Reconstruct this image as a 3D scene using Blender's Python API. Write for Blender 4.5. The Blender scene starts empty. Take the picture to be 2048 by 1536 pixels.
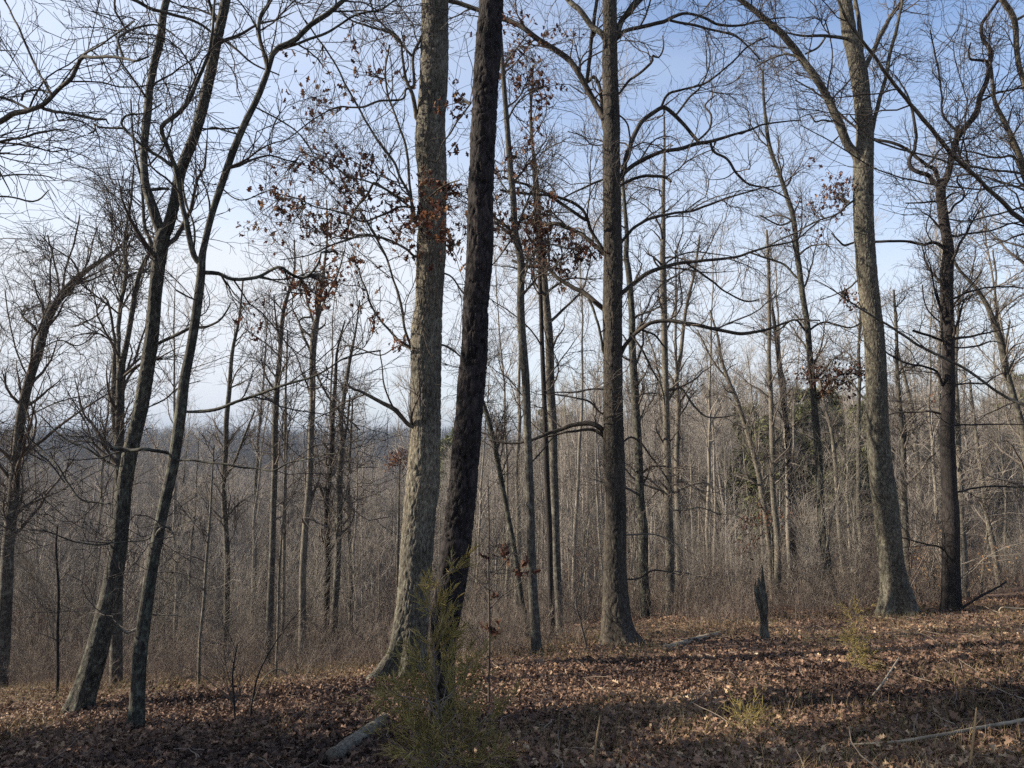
import bpy, math, random
import numpy as np
from mathutils import Vector

# ------------------------------------------------------------------ camera, sky, sun, exposure
SC = bpy.context.scene
F, PITCH, EYE = 1435.0, math.radians(4.1), 1.6
cam_d = bpy.data.cameras.new('camera'); cam = bpy.data.objects.new('camera', cam_d)
SC.collection.objects.link(cam); SC.camera = cam
cam.location = (0, 0, EYE); cam.rotation_euler = (math.pi/2 + PITCH, 0, 0)
cam_d.sensor_width = 36; cam_d.lens = F/2048*36; cam_d.clip_start = 0.05; cam_d.clip_end = 6000

SUN_AZ, SUN_EL = math.radians(-84), math.radians(25)      # azimuth from +Y towards +X
w = bpy.data.worlds.new('World'); SC.world = w; w.use_nodes = True
nt = w.node_tree; nt.nodes.clear(); N = nt.nodes.new; L = nt.links.new
out = N('ShaderNodeOutputWorld'); bg = N('ShaderNodeBackground'); sky = N('ShaderNodeTexSky')
sky.sky_type = 'NISHITA'; sky.sun_disc = False; sky.sun_elevation = SUN_EL; sky.sun_rotation = SUN_AZ
sky.air_density = 1.0; sky.dust_density = 1.3; sky.ozone_density = 2.5; sky.altitude = 200
tc = N('ShaderNodeTexCoord'); mp = N('ShaderNodeMapping'); mp.inputs['Scale'].default_value = (1, 1, 2.6)
nz = N('ShaderNodeTexNoise'); nz.inputs['Scale'].default_value = 1.1; nz.inputs['Detail'].default_value = 4
nz.inputs['Roughness'].default_value = 0.5
rp = N('ShaderNodeValToRGB'); rp.color_ramp.elements[0].position = 0.36; rp.color_ramp.elements[1].position = 0.74
rp.color_ramp.elements[0].color = (0.0, 0.0, 0.0, 1); rp.color_ramp.elements[1].color = (0.55, 0.55, 0.55, 1)
mx = N('ShaderNodeMix'); mx.data_type = 'RGBA'; mx.inputs['B'].default_value = (3.7, 3.9, 4.2, 1)
L(tc.outputs['Generated'], mp.inputs['Vector']); L(mp.outputs['Vector'], nz.inputs['Vector'])
sdv = (math.sin(SUN_AZ)*math.cos(0.15), math.cos(SUN_AZ)*math.cos(0.15), math.sin(0.15))
dt = N('ShaderNodeVectorMath'); dt.operation = 'DOT_PRODUCT'; dt.inputs[1].default_value = sdv; L(tc.outputs['Generated'], dt.inputs[0])
mr = N('ShaderNodeMapRange'); mr.interpolation_type = 'SMOOTHSTEP'; mr.inputs['From Min'].default_value = -0.25; mr.inputs['From Max'].default_value = 0.85; mr.inputs['To Max'].default_value = 0.62; L(dt.outputs['Value'], mr.inputs['Value'])
sx = N('ShaderNodeSeparateXYZ'); L(tc.outputs['Generated'], sx.inputs[0])
mh = N('ShaderNodeMapRange'); mh.interpolation_type = 'SMOOTHSTEP'; mh.inputs['From Min'].default_value = 0.0; mh.inputs['From Max'].default_value = 0.5; mh.inputs['To Min'].default_value = 0.42; mh.inputs['To Max'].default_value = 0.0; L(sx.outputs['Z'], mh.inputs['Value'])
a1 = N('ShaderNodeMath'); a1.operation = 'ADD'; L(mr.outputs[0], a1.inputs[0]); L(mh.outputs[0], a1.inputs[1])
a2 = N('ShaderNodeMath'); a2.operation = 'ADD'; a2.use_clamp = True; L(a1.outputs[0], a2.inputs[0])
L(nz.outputs['Fac'], rp.inputs['Fac']); L(rp.outputs['Color'], a2.inputs[1]); L(a2.outputs[0], mx.inputs['Factor'])
tn = N('ShaderNodeMix'); tn.data_type = 'RGBA'; tn.blend_type = 'MULTIPLY'; tn.inputs['Factor'].default_value = 1.0; tn.inputs['B'].default_value = (0.96, 0.99, 1.06, 1)
L(sky.outputs['Color'], tn.inputs['A']); L(tn.outputs['Result'], mx.inputs['A']); L(mx.outputs['Result'], bg.inputs['Color'])
bg.inputs['Strength'].default_value = 0.095; L(bg.outputs['Background'], out.inputs['Surface'])

sl = bpy.data.lights.new('sun', 'SUN'); sun = bpy.data.objects.new('sun', sl); SC.collection.objects.link(sun)
sl.energy = 5.0; sl.angle = math.radians(0.53); sl.color = (1.0, 0.87, 0.70)
sd = Vector((math.sin(SUN_AZ)*math.cos(SUN_EL), math.cos(SUN_AZ)*math.cos(SUN_EL), math.sin(SUN_EL)))
sun.rotation_euler = sd.to_track_quat('Z', 'Y').to_euler(); sun.location = (-20, 0, 20)
SC.view_settings.view_transform = 'Standard'; SC.view_settings.look = 'None'
SC.view_settings.exposure = 1.38; SC.view_settings.gamma = 1.0; SC.view_settings.use_curve_mapping = False
SC.render.engine = 'CYCLES'
SC.cycles.use_denoising = False; SC.cycles.sample_clamp_indirect = 2.0; SC.cycles.sample_clamp_direct = 8.0
SC.cycles.max_bounces = 5; SC.cycles.diffuse_bounces = 2; SC.cycles.glossy_bounces = 1
SC.cycles.transmission_bounces = 2; SC.cycles.transparent_max_bounces = 4; SC.cycles.volume_bounces = 0

# ------------------------------------------------------------------ small helpers
rng = np.random.default_rng(7); random.seed(7)
COL = SC.collection
RV, UV_, FV = np.array([1., 0, 0]), np.array([0, -math.sin(PITCH), math.cos(PITCH)]), np.array([0, math.cos(PITCH), math.sin(PITCH)])

def ray(px, py):
    return RV*((px-1024)/F) + UV_*(-(py-768)/F) + FV
def at(px, py, D):
    d = ray(px, py); k = D/d[1]
    return np.array([0, 0, EYE]) + d*k, k          # the point and its distance along the optical axis
def smooth(e0, e1, x):
    t = np.clip((x-e0)/(e1-e0), 0, 1); return t*t*(3-2*t)

_T = rng.random((257, 257))
def vnoise(u, v, pu=None):
    """value noise; u wraps with the period pu"""
    u0 = np.floor(u).astype(int); v0 = np.floor(v).astype(int); fu = u-u0; fv = v-v0
    fu = fu*fu*(3-2*fu); fv = fv*fv*(3-2*fv)
    m = (lambda k: np.mod(k, pu)) if pu else (lambda k: np.mod(k, 257))
    a, b = m(u0) % 257, m(u0+1) % 257; c, d = np.mod(v0, 257), np.mod(v0+1, 257)
    return (_T[a, c]*(1-fu)+_T[b, c]*fu)*(1-fv) + (_T[a, d]*(1-fu)+_T[b, d]*fu)*fv

# ------------------------------------------------------------------ terrain
YB_A = [-0.9, -.7, -.5, -.3, -.1, .05, .15, .26, .4, .54, .71, .9]
YB_V = [9.5, 9.2, 9.0, 8.0, 8.3, 9.3, 10.3, 11, 12, 12.8, 13, 13]
def height(x, y):
    x = np.asarray(x, float); y = np.asarray(y, float)
    yp = np.maximum(y, 0)
    D = np.sqrt(yp**2 + (0.6*np.maximum(np.abs(x)-yp*0.8, 0))**2)
    a = np.clip(x/np.maximum(D, 0.5), -0.9, 0.9)
    yb = np.interp(a, YB_A, YB_V)
    side = smooth(-0.08, 0.12, a)                       # 0 on the left (open valley), 1 on the right (near hill)
    xs = np.clip(x, -16, 16)
    z = -0.19*(np.minimum(D, yb)-3) + np.where(xs < 0, 0.08, 0.06)*xs
    z = np.where(D > 12, z*1.0, z)
    s2 = 0.245*(1-side) + 0.20*side
    d1 = np.clip(D-yb, 0, 40-yb); z = z - s2*d1 - (0.20*(1-side)+0.10*side)*np.clip(D-18, 0, 22)
    # left: the valley deepens, then the far ridge
    zl = np.interp(D, [40, 90, 200, 420, 620, 800, 860, 1000, 3000], [0, -6.5, -10, -15, -6, 9, 12, 0, -60])
    zr = np.interp(D, [40, 60, 90, 140, 200, 260, 500, 800, 3000], [0, -1.6, -1.4, 1.2, 1.5, -3.0, -16, -30, -60])
    zz = zl*(1-side) + zr*side
    z = z + np.where(D > 40, zz, 0)
    z = z + 0.10*(vnoise(x*0.35+50, y*0.35+50)-.5)*smooth(2, 6, D) + 1.2*(vnoise(x*0.03+9, y*0.03+9)-.5)*smooth(25, 60, D)
    z = z + 0.035*(vnoise(x*1.7+20, y*1.7+20)-.5)
    z = z + 9.0*(vnoise(x*0.004+7, y*0.004+31)-.5)*smooth(400, 800, D)
    return z
def ground_hit(px, py):
    d = ray(px, py); D = 2.0
    for _ in range(4000):
        p = np.array([0, 0, EYE]) + d*(D/d[1])
        if p[2] <= float(height(p[0], p[1])): return D
        D += 0.02 if D < 30 else 0.2
    return 60.0

# ------------------------------------------------------------------ mesh building
def mesh_from(name, verts, quads=None, tris=None, mat=None, attr=None, aname='bark', smooth_f=True, cattr=None):
    me = bpy.data.meshes.new(name)
    nq = 0 if quads is None else len(quads); ntri = 0 if tris is None else len(tris)
    me.vertices.add(len(verts)); me.vertices.foreach_set('co', np.asarray(verts, np.float32).ravel())
    loops, tot = [], []
    if nq: loops.append(np.asarray(quads, np.int32).ravel()); tot += [np.full(nq, 4, np.int32)]
    if ntri: loops.append(np.asarray(tris, np.int32).ravel()); tot += [np.full(ntri, 3, np.int32)]
    loops = np.concatenate(loops); tot = np.concatenate(tot)
    me.loops.add(len(loops)); me.loops.foreach_set('vertex_index', loops)
    me.polygons.add(len(tot)); st = np.concatenate([[0], np.cumsum(tot)[:-1]]).astype(np.int32)
    me.polygons.foreach_set('loop_start', st); me.polygons.foreach_set('loop_total', tot)
    me.polygons.foreach_set('use_smooth', np.full(len(tot), smooth_f, bool))
    if attr is not None:
        at_ = me.attributes.new(aname, 'FLOAT_VECTOR', 'POINT'); at_.data.foreach_set('vector', np.asarray(attr, np.float32).ravel())
    if cattr is not None:
        at_ = me.attributes.new('tint', 'FLOAT', 'POINT'); at_.data.foreach_set('value', np.asarray(cattr, np.float32).ravel())
    me.update(calc_edges=True)
    if mat: me.materials.append(mat)
    return me

def link(name, me, parent=None, loc=None):
    o = bpy.data.objects.new(name, me); COL.objects.link(o)
    if parent: o.parent = parent
    if loc is not None: o.location = loc
    return o

def tube_arrays(P, R, sides):
    """P (M,K,3), R (M,K) -> verts, quads, bark coords"""
    M, K, _ = P.shape
    T = np.empty_like(P); T[:, 1:-1] = P[:, 2:]-P[:, :-2]; T[:, 0] = P[:, 1]-P[:, 0]; T[:, -1] = P[:, -1]-P[:, -2]
    T /= np.maximum(np.linalg.norm(T, axis=2, keepdims=True), 1e-9)
    mean = P[:, -1]-P[:, 0]; mean /= np.maximum(np.linalg.norm(mean, axis=1, keepdims=True), 1e-9)
    ref = np.where(np.abs(mean[:, 1:2]) < 0.8, np.array([[0, 1., 0]]), np.array([[1., 0, 0]]))
    A = np.cross(ref[:, None, :], T); A /= np.maximum(np.linalg.norm(A, axis=2, keepdims=True), 1e-9)
    B = np.cross(T, A)
    th = np.arange(sides)/sides*2*math.pi
    V = P[:, :, None, :] + R[:, :, None, None]*(A[:, :, None, :]*np.cos(th)[None, None, :, None] + B[:, :, None, :]*np.sin(th)[None, None, :, None])
    seg = np.linalg.norm(np.diff(P, axis=1), axis=2); S = np.concatenate([np.zeros((M, 1)), np.cumsum(seg, 1)], 1) + rng.random((M, 1))*40
    r0 = np.maximum(R[:, :1], 0.004)
    at_ = np.empty((M, K, sides, 3)); at_[..., 0] = np.cos(th)*r0[:, :, None]; at_[..., 1] = np.sin(th)*r0[:, :, None]; at_[..., 2] = S[:, :, None]
    base = (np.arange(M)*K*sides)[:, None, None] + (np.arange(K-1)*sides)[None, :, None]
    i = np.arange(sides)[None, None, :]; j = (i+1) % sides
    q = np.stack([base+i, base+j, base+sides+j, base+sides+i], -1).reshape(-1, 4)
    return V.reshape(-1, 3), q, at_.reshape(-1, 3)

def merge(parts):
    vs, qs, as_, n = [], [], [], 0
    for v, q, a in parts:
        vs.append(v); qs.append(q+n); as_.append(a); n += len(v)
    return np.concatenate(vs), np.concatenate(qs), np.concatenate(as_)

def catmull(pts, n):
    """resample a polyline (N,c) to n points evenly by length along a smooth curve"""
    pts = np.asarray(pts, float)
    if len(pts) == 2: 
        t = np.linspace(0, 1, n)[:, None]; return pts[0]*(1-t)+pts[1]*t
    p = np.vstack([2*pts[0]-pts[1], pts, 2*pts[-1]-pts[-2]]); o = []
    for k in range(1, len(p)-2):
        t = np.linspace(0, 1, 12, endpoint=False)[:, None]
        a, b, c, d = p[k-1], p[k], p[k+1], p[k+2]
        o.append(0.5*((2*b) + (-a+c)*t + (2*a-5*b+4*c-d)*t**2 + (-a+3*b-3*c+d)*t**3))
    o.append(p[-2][None]); o = np.vstack(o)
    s = np.concatenate([[0], np.cumsum(np.linalg.norm(np.diff(o[:, :3], axis=0), axis=1))]); q = np.linspace(0, s[-1], n)
    return np.stack([np.interp(q, s, o[:, c]) for c in range(o.shape[1])], 1)

def plen(P):
    return np.linalg.norm(np.diff(P, axis=-2), axis=-1).sum(-1)

def grow(P, R, n, tr, ln, ang, up, wob, K, rf, rmax, tip, g, shrink=0.4, side=None):
    """n children out of parent tubes P (M,Kp,3): positions, directions and wandering paths"""
    M, Kp, _ = P.shape; Ls = plen(P); Wt = Ls/Ls.sum()
    i = g.choice(M, n, p=Wt); t = g.uniform(tr[0], tr[1], n); f = t*(Kp-1); k = np.minimum(f.astype(int), Kp-2); fr = (f-k)[:, None]
    o = P[i, k]*(1-fr)+P[i, k+1]*fr; T = P[i, k+1]-P[i, k]; T /= np.maximum(np.linalg.norm(T, axis=1, keepdims=True), 1e-9)
    r = (R[i, k]*(1-fr[:, 0])+R[i, k+1]*fr[:, 0])
    q = g.normal(size=(n, 3)); q -= (q*T).sum(1, keepdims=True)*T; q /= np.linalg.norm(q, axis=1, keepdims=True)
    A = np.radians(g.uniform(ang[0], ang[1], n))[:, None]
    d = T*np.cos(A)+q*np.sin(A); d[:, 2] += up; d /= np.linalg.norm(d, axis=1, keepdims=True)
    Ln = g.uniform(ln[0], ln[1], n)*(1-shrink*t)
    C = np.empty((n, K, 3)); C[:, 0] = o; st = (Ln/(K-1))[:, None]
    bend = g.normal(size=(n, 3))*wob*0.35
    for m in range(1, K):
        d = d + g.normal(size=(n, 3))*wob + bend; d[:, 2] += up*0.18; d /= np.linalg.norm(d, axis=1, keepdims=True)
        C[:, m] = C[:, m-1] + d*st
    r0 = np.minimum(np.minimum(r*rf, rmax), r*0.85); r0 = np.maximum(r0, tip)
    s = np.linspace(0, 1, K)[None]
    return C, r0[:, None]*(1-s)**0.8*(1-tip/r0[:, None]) + tip

# ------------------------------------------------------------------ materials
def new_mat(name):
    m = bpy.data.materials.new(name); m.use_nodes = True; t = m.node_tree
    b = t.nodes['Principled BSDF']; b.inputs['Specular IOR Level'].default_value = 0.2; b.inputs['Roughness'].default_value = 0.85
    return m, t, b
def ramp(t, els):
    r = t.nodes.new('ShaderNodeValToRGB'); cr = r.color_ramp
    while len(cr.elements) < len(els): cr.elements.new(0.5)
    for e, (p, c) in zip(cr.elements, els): e.position = p; e.color = (*c, 1)
    return r
def bark_mat(name, dark, mid, light, lichen, lich_amt=0.5, su=60, sv=9, bump=0.6, plate=False, relief=False):
    m, t, b = new_mat(name); n = t.nodes.new; l = t.links.new
    a = n('ShaderNodeAttribute'); a.attribute_name = 'bark'
    mp = n('ShaderNodeMapping'); mp.inputs['Scale'].default_value = (su, su, sv); l(a.outputs['Vector'], mp.inputs['Vector'])
    if plate:
        v = n('ShaderNodeTexVoronoi'); v.feature = 'DISTANCE_TO_EDGE'; v.inputs['Scale'].default_value = 0.6
        dn = n('ShaderNodeTexNoise'); dn.inputs['Scale'].default_value = 0.8; l(mp.outputs[0], dn.inputs['Vector'])
        ad = n('ShaderNodeMix'); ad.data_type = 'RGBA'; ad.inputs['Factor'].default_value = 0.35
        l(mp.outputs[0], ad.inputs['A']); l(dn.outputs['Color'], ad.inputs['B']); l(ad.outputs['Result'], v.inputs['Vector'])
        hsrc = v.outputs['Distance']
    else:
        v = n('ShaderNodeTexNoise'); v.inputs['Scale'].default_value = 1; v.inputs['Detail'].default_value = 6; v.inputs['Roughness'].default_value = 0.62
        v.inputs['Distortion'].default_value = 0.4; l(mp.outputs[0], v.inputs['Vector']); hsrc = v.outputs['Fac']
    f = n('ShaderNodeTexNoise'); f.inputs['Scale'].default_value = 2.2; f.inputs['Detail'].default_value = 5; l(mp.outputs[0], f.inputs['Vector'])
    cr = ramp(t, [(0.0 if plate else 0.33, dark), (0.12 if plate else 0.5, mid), (0.5 if plate else 0.68, light)]); l(hsrc, cr.inputs['Fac'])
    ml = n('ShaderNodeMix'); ml.data_type = 'RGBA'; ml.blend_type = 'MULTIPLY'; ml.inputs['Factor'].default_value = 0.8
    fr = ramp(t, [(0.3, (0.45, 0.45, 0.45)), (0.7, (1.25, 1.22, 1.2))]); l(f.outputs['Fac'], fr.inputs['Fac'])
    l(cr.outputs['Color'], ml.inputs['A']); l(fr.outputs['Color'], ml.inputs['B'])
    ln = n('ShaderNodeTexNoise'); ln.inputs['Scale'].default_value = 13; ln.inputs['Detail'].default_value = 7; ln.inputs['Roughness'].default_value = 0.68; l(a.outputs['Vector'], ln.inputs['Vector'])
    lr = ramp(t, [(0.58-0.14*lich_amt, (0, 0, 0)), (0.66-0.1*lich_amt, (lich_amt,)*3)]); l(ln.outputs['Fac'], lr.inputs['Fac'])
    mm = n('ShaderNodeMix'); mm.data_type = 'RGBA'; l(lr.outputs['Color'], mm.inputs['Factor']); l(ml.outputs['Result'], mm.inputs['A']); mm.inputs['B'].default_value = (*lichen, 1)
    sn = n('ShaderNodeTexNoise'); sn.inputs['Scale'].default_value = 1.3; sn.inputs['Detail'].default_value = 3; l(a.outputs['Vector'], sn.inputs['Vector'])
    sr = ramp(t, [(0.3, (0.55, 0.56, 0.55)), (0.5, (0.95, 0.95, 0.95)), (0.72, (1.2, 1.16, 1.1))]); l(sn.outputs['Fac'], sr.inputs['Fac'])
    m4 = n('ShaderNodeMix'); m4.data_type = 'RGBA'; m4.blend_type = 'MULTIPLY'; m4.inputs['Factor'].default_value = 1; l(mm.outputs['Result'], m4.inputs['A']); l(sr.outputs['Color'], m4.inputs['B']); mm = m4
    if relief:
        ra = n('ShaderNodeAttribute'); ra.attribute_name = 'tint'; rr_ = ramp(t, [(0.2, (0.12, 0.11, 0.11)), (0.5, (0.7, 0.7, 0.7)), (0.85, (1.5, 1.48, 1.45))] if 'pine' in name else [(0.15, (0.42, 0.41, 0.4)), (0.5, (0.9, 0.9, 0.9)), (0.85, (1.25, 1.24, 1.22))]); l(ra.outputs['Fac'], rr_.inputs['Fac'])
        m3 = n('ShaderNodeMix'); m3.data_type = 'RGBA'; m3.blend_type = 'MULTIPLY'; m3.inputs['Factor'].default_value = 1; l(mm.outputs['Result'], m3.inputs['A']); l(rr_.outputs['Color'], m3.inputs['B']); mm = m3
    l(mm.outputs['Result'], b.inputs['Base Color'])
    if bump:
        bp = n('ShaderNodeBump'); bp.inputs['Strength'].default_value = bump; bp.inputs['Distance'].default_value = 0.012
        sm = n('ShaderNodeMath'); sm.operation = 'ADD'; l(hsrc, sm.inputs[0]); l(f.outputs['Fac'], sm.inputs[1]); l(sm.outputs[0], bp.inputs['Height']); l(bp.outputs['Normal'], b.inputs['Normal'])
    return m
def flat_mat(name, c1, c2, sc=3.0, rough=0.9, spec=0.15, space='Object'):
    m, t, b = new_mat(name); n = t.nodes.new; l = t.links.new
    tcn = n('ShaderNodeTexCoord'); z = n('ShaderNodeTexNoise'); z.inputs['Scale'].default_value = sc; z.inputs['Detail'].default_value = 4
    l(tcn.outputs[space], z.inputs['Vector']); r = ramp(t, [(0.32, c1), (0.68, c2)]); l(z.outputs['Fac'], r.inputs['Fac'])
    l(r.outputs['Color'], b.inputs['Base Color']); b.inputs['Roughness'].default_value = rough; b.inputs['Specular IOR Level'].default_value = spec
    return m
def leaf_mat(name, els, trans=0.35):
    m, t, b = new_mat(name); n = t.nodes.new; l = t.links.new
    a = n('ShaderNodeAttribute'); a.attribute_name = 'tint'; r = ramp(t, els); l(a.outputs['Fac'], r.inputs['Fac'])
    tr = n('ShaderNodeBsdfTranslucent'); mx_ = n('ShaderNodeMixShader'); mx_.inputs['Fac'].default_value = trans
    tcn = n('ShaderNodeTexCoord'); z = n('ShaderNodeTexNoise'); z.inputs['Scale'].default_value = 60; l(tcn.outputs['Object'], z.inputs['Vector'])
    ml = n('ShaderNodeMix'); ml.data_type = 'RGBA'; ml.blend_type = 'MULTIPLY'; ml.inputs['Factor'].default_value = 0.6
    rr = ramp(t, [(0.3, (0.6, 0.6, 0.6)), (0.7, (1.15, 1.15, 1.15))]); l(z.outputs['Fac'], rr.inputs['Fac'])
    l(r.outputs['Color'], ml.inputs['A']); l(rr.outputs['Color'], ml.inputs['B'])
    l(ml.outputs['Result'], b.inputs['Base Color']); l(ml.outputs['Result'], tr.inputs['Color'])
    b.inputs['Roughness'].default_value = 0.7
    o = t.nodes['Material Output']; l(b.outputs[0], mx_.inputs[1]); l(tr.outputs[0], mx_.inputs[2]); l(mx_.outputs[0], o.inputs['Surface'])
    return m

M = {}
M['oak'] = bark_mat('oak_bark', (0.016, 0.014, 0.012), (0.075, 0.065, 0.052), (0.17, 0.152, 0.12), (0.21, 0.215, 0.16), 0.45, 55, 7)
M['grey'] = bark_mat('grey_bark', (0.016, 0.015, 0.014), (0.06, 0.056, 0.05), (0.13, 0.122, 0.105), (0.18, 0.185, 0.155), 0.55, 70, 14)
M['mossy'] = bark_mat('mossy_bark', (0.010, 0.010, 0.009), (0.034, 0.033, 0.029), (0.08, 0.077, 0.066), (0.14, 0.15, 0.115), 0.6, 60, 10)
M['dark'] = bark_mat('dark_bark', (0.008, 0.007, 0.007), (0.024, 0.021, 0.021), (0.055, 0.048, 0.045), (0.10, 0.105, 0.09), 0.12, 60, 12)
M['pine'] = bark_mat('pine_bark', (0.005, 0.004, 0.004), (0.018, 0.014, 0.014), (0.042, 0.033, 0.03), (0.11, 0.10, 0.09), 0.06, 30, 10, 0.9)
M['pale'] = bark_mat('pale_bark', (0.035, 0.032, 0.028), (0.12, 0.11, 0.092), (0.23, 0.21, 0.175), (0.25, 0.255, 0.21), 0.4, 60, 14)
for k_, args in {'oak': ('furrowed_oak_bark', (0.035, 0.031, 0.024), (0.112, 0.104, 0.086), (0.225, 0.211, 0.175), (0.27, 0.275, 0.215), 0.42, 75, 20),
                 'crest': ('shaded_oak_bark', (0.014, 0.012, 0.011), (0.052, 0.046, 0.040), (0.105, 0.094, 0.08), (0.13, 0.135, 0.105), 0.3, 75, 20),  # centre oak: shade from the trees around it is put into the darker colour
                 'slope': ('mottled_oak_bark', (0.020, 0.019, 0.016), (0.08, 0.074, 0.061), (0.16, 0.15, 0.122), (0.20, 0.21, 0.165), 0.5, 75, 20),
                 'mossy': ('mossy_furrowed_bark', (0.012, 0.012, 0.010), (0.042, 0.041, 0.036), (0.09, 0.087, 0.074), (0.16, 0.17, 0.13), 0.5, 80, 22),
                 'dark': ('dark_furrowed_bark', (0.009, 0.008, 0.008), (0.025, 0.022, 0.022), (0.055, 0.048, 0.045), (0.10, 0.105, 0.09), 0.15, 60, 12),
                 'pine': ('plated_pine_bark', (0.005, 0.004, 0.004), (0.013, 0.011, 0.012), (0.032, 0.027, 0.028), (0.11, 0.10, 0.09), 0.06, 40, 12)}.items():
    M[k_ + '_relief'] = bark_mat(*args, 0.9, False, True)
M['crest'] = bark_mat('shaded_oak_limb_bark', (0.012, 0.011, 0.010), (0.042, 0.037, 0.033), (0.09, 0.08, 0.068), (0.12, 0.125, 0.10), 0.3, 55, 7)  # limbs of the centre oak, with the same shade painted into their colour
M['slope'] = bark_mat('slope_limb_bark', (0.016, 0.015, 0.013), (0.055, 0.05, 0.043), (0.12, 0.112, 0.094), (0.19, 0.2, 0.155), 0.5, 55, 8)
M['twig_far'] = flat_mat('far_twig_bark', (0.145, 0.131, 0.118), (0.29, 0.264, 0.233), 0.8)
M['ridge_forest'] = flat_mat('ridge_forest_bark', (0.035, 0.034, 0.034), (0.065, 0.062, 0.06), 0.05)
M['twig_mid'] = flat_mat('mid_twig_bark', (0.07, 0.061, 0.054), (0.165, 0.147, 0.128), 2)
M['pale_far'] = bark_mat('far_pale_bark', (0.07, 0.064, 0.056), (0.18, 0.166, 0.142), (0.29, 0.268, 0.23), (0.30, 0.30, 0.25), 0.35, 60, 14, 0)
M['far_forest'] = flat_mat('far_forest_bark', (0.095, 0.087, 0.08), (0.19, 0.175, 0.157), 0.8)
M['twig'] = flat_mat('twig_bark', (0.045, 0.038, 0.034), (0.11, 0.096, 0.083), 4)
M['twig_dark'] = flat_mat('dark_twig_bark', (0.022, 0.019, 0.018), (0.06, 0.052, 0.047), 4)
M['twig_red'] = flat_mat('reddish_twig_bark', (0.085, 0.066, 0.057), (0.175, 0.14, 0.12), 0.6)
M['brush'] = flat_mat('brush_stem', (0.085, 0.07, 0.06), (0.27, 0.226, 0.186), 2)
M['dead_oak_leaf'] = leaf_mat('dead_oak_leaf', [(0, (0.05, 0.022, 0.018)), (0.5, (0.085, 0.036, 0.025)), (0.85, (0.155, 0.075, 0.042)), (1, (0.33, 0.2, 0.11))], 0.35)
M['beech_leaf'] = leaf_mat('dead_beech_leaf', [(0, (0.33, 0.18, 0.09)), (1, (0.55, 0.36, 0.2))], 0.4)
M['litter'] = leaf_mat('leaf_litter', [(0, (0.034, 0.022, 0.019)), (0.3, (0.095, 0.060, 0.046)), (0.55, (0.17, 0.108, 0.078)), (0.78, (0.25, 0.158, 0.106)), (0.93, (0.34, 0.235, 0.155)), (1, (0.46, 0.34, 0.22))], 0.12)
M['cedar'] = leaf_mat('cedar_foliage', [(0, (0.17, 0.145, 0.042)), (0.6, (0.34, 0.285, 0.09)), (1, (0.50, 0.37, 0.17))], 0.3)
M['pine_needle'] = leaf_mat('pine_needles', [(0, (0.075, 0.085, 0.04)), (1, (0.16, 0.165, 0.075))], 0.25)
M['grass'] = leaf_mat('dry_grass', [(0, (0.10, 0.11, 0.035)), (0.4, (0.2, 0.17, 0.08)), (1, (0.42, 0.30, 0.17))], 0.3)
M['wood'] = flat_mat('bare_wood', (0.25, 0.17, 0.09), (0.42, 0.30, 0.17), 12)
M['stick'] = flat_mat('bleached_stick', (0.13, 0.11, 0.085), (0.32, 0.275, 0.21), 9)

def ground_material():
    m, t, b = new_mat('forest_floor'); n = t.nodes.new; l = t.links.new
    g = n('ShaderNodeNewGeometry')
    v = n('ShaderNodeTexVoronoi'); v.inputs['Scale'].default_value = 13; l(g.outputs['Position'], v.inputs['Vector'])
    r = ramp(t, [(0, (0.05, 0.034, 0.026)), (0.5, (0.13, 0.088, 0.063)), (1, (0.26, 0.18, 0.125))]); l(v.outputs['Color'], r.inputs['Fac'])
    z = n('ShaderNodeTexNoise'); z.inputs['Scale'].default_value = 0.6; z.inputs['Detail'].default_value = 6; l(g.outputs['Position'], z.inputs['Vector'])
    r2 = ramp(t, [(0.35, (0.55, 0.5, 0.5)), (0.65, (1.0, 0.95, 0.9))]); l(z.outputs['Fac'], r2.inputs['Fac'])
    mm = n('ShaderNodeMix'); mm.data_type = 'RGBA'; mm.blend_type = 'MULTIPLY'; mm.inputs['Factor'].default_value = 1
    l(r.outputs['Color'], mm.inputs['A']); l(r2.outputs['Color'], mm.inputs['B']); l(mm.outputs['Result'], b.inputs['Base Color'])
    bp = n('ShaderNodeBump'); bp.inputs['Strength'].default_value = 0.8; bp.inputs['Distance'].default_value = 0.03; l(v.outputs['Distance'], bp.inputs['Height']); l(bp.outputs['Normal'], b.inputs['Normal'])
    b.inputs['Roughness'].default_value = 1
    return m
M['ground'] = ground_material()

# ------------------------------------------------------------------ ground sheet
def build_ground():
    th = np.concatenate([np.radians(np.arange(-50, 50, 0.7)), np.radians(np.arange(50, 310, 5))])
    rr = np.concatenate([[0.0], np.geomspace(0.4, 3000, 190)])
    TH, RR = np.meshgrid(th, rr, indexing='ij'); X = np.sin(TH)*RR; Y = np.cos(TH)*RR
    V = np.stack([X, Y, height(X, Y)], -1).reshape(-1, 3); nt_, nr = len(th), len(rr)
    i = np.arange(nt_)[:, None]; j = np.arange(nr-1)[None]; i2 = (i+1) % nt_
    q = np.stack([i*nr+j, i*nr+j+1, i2*nr+j+1, i2*nr+j], -1).reshape(-1, 4)[:, ::-1]
    o = link('ground', mesh_from('ground', V, q, None, M['ground'])); o['kind'] = 'structure'
build_ground()

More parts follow.
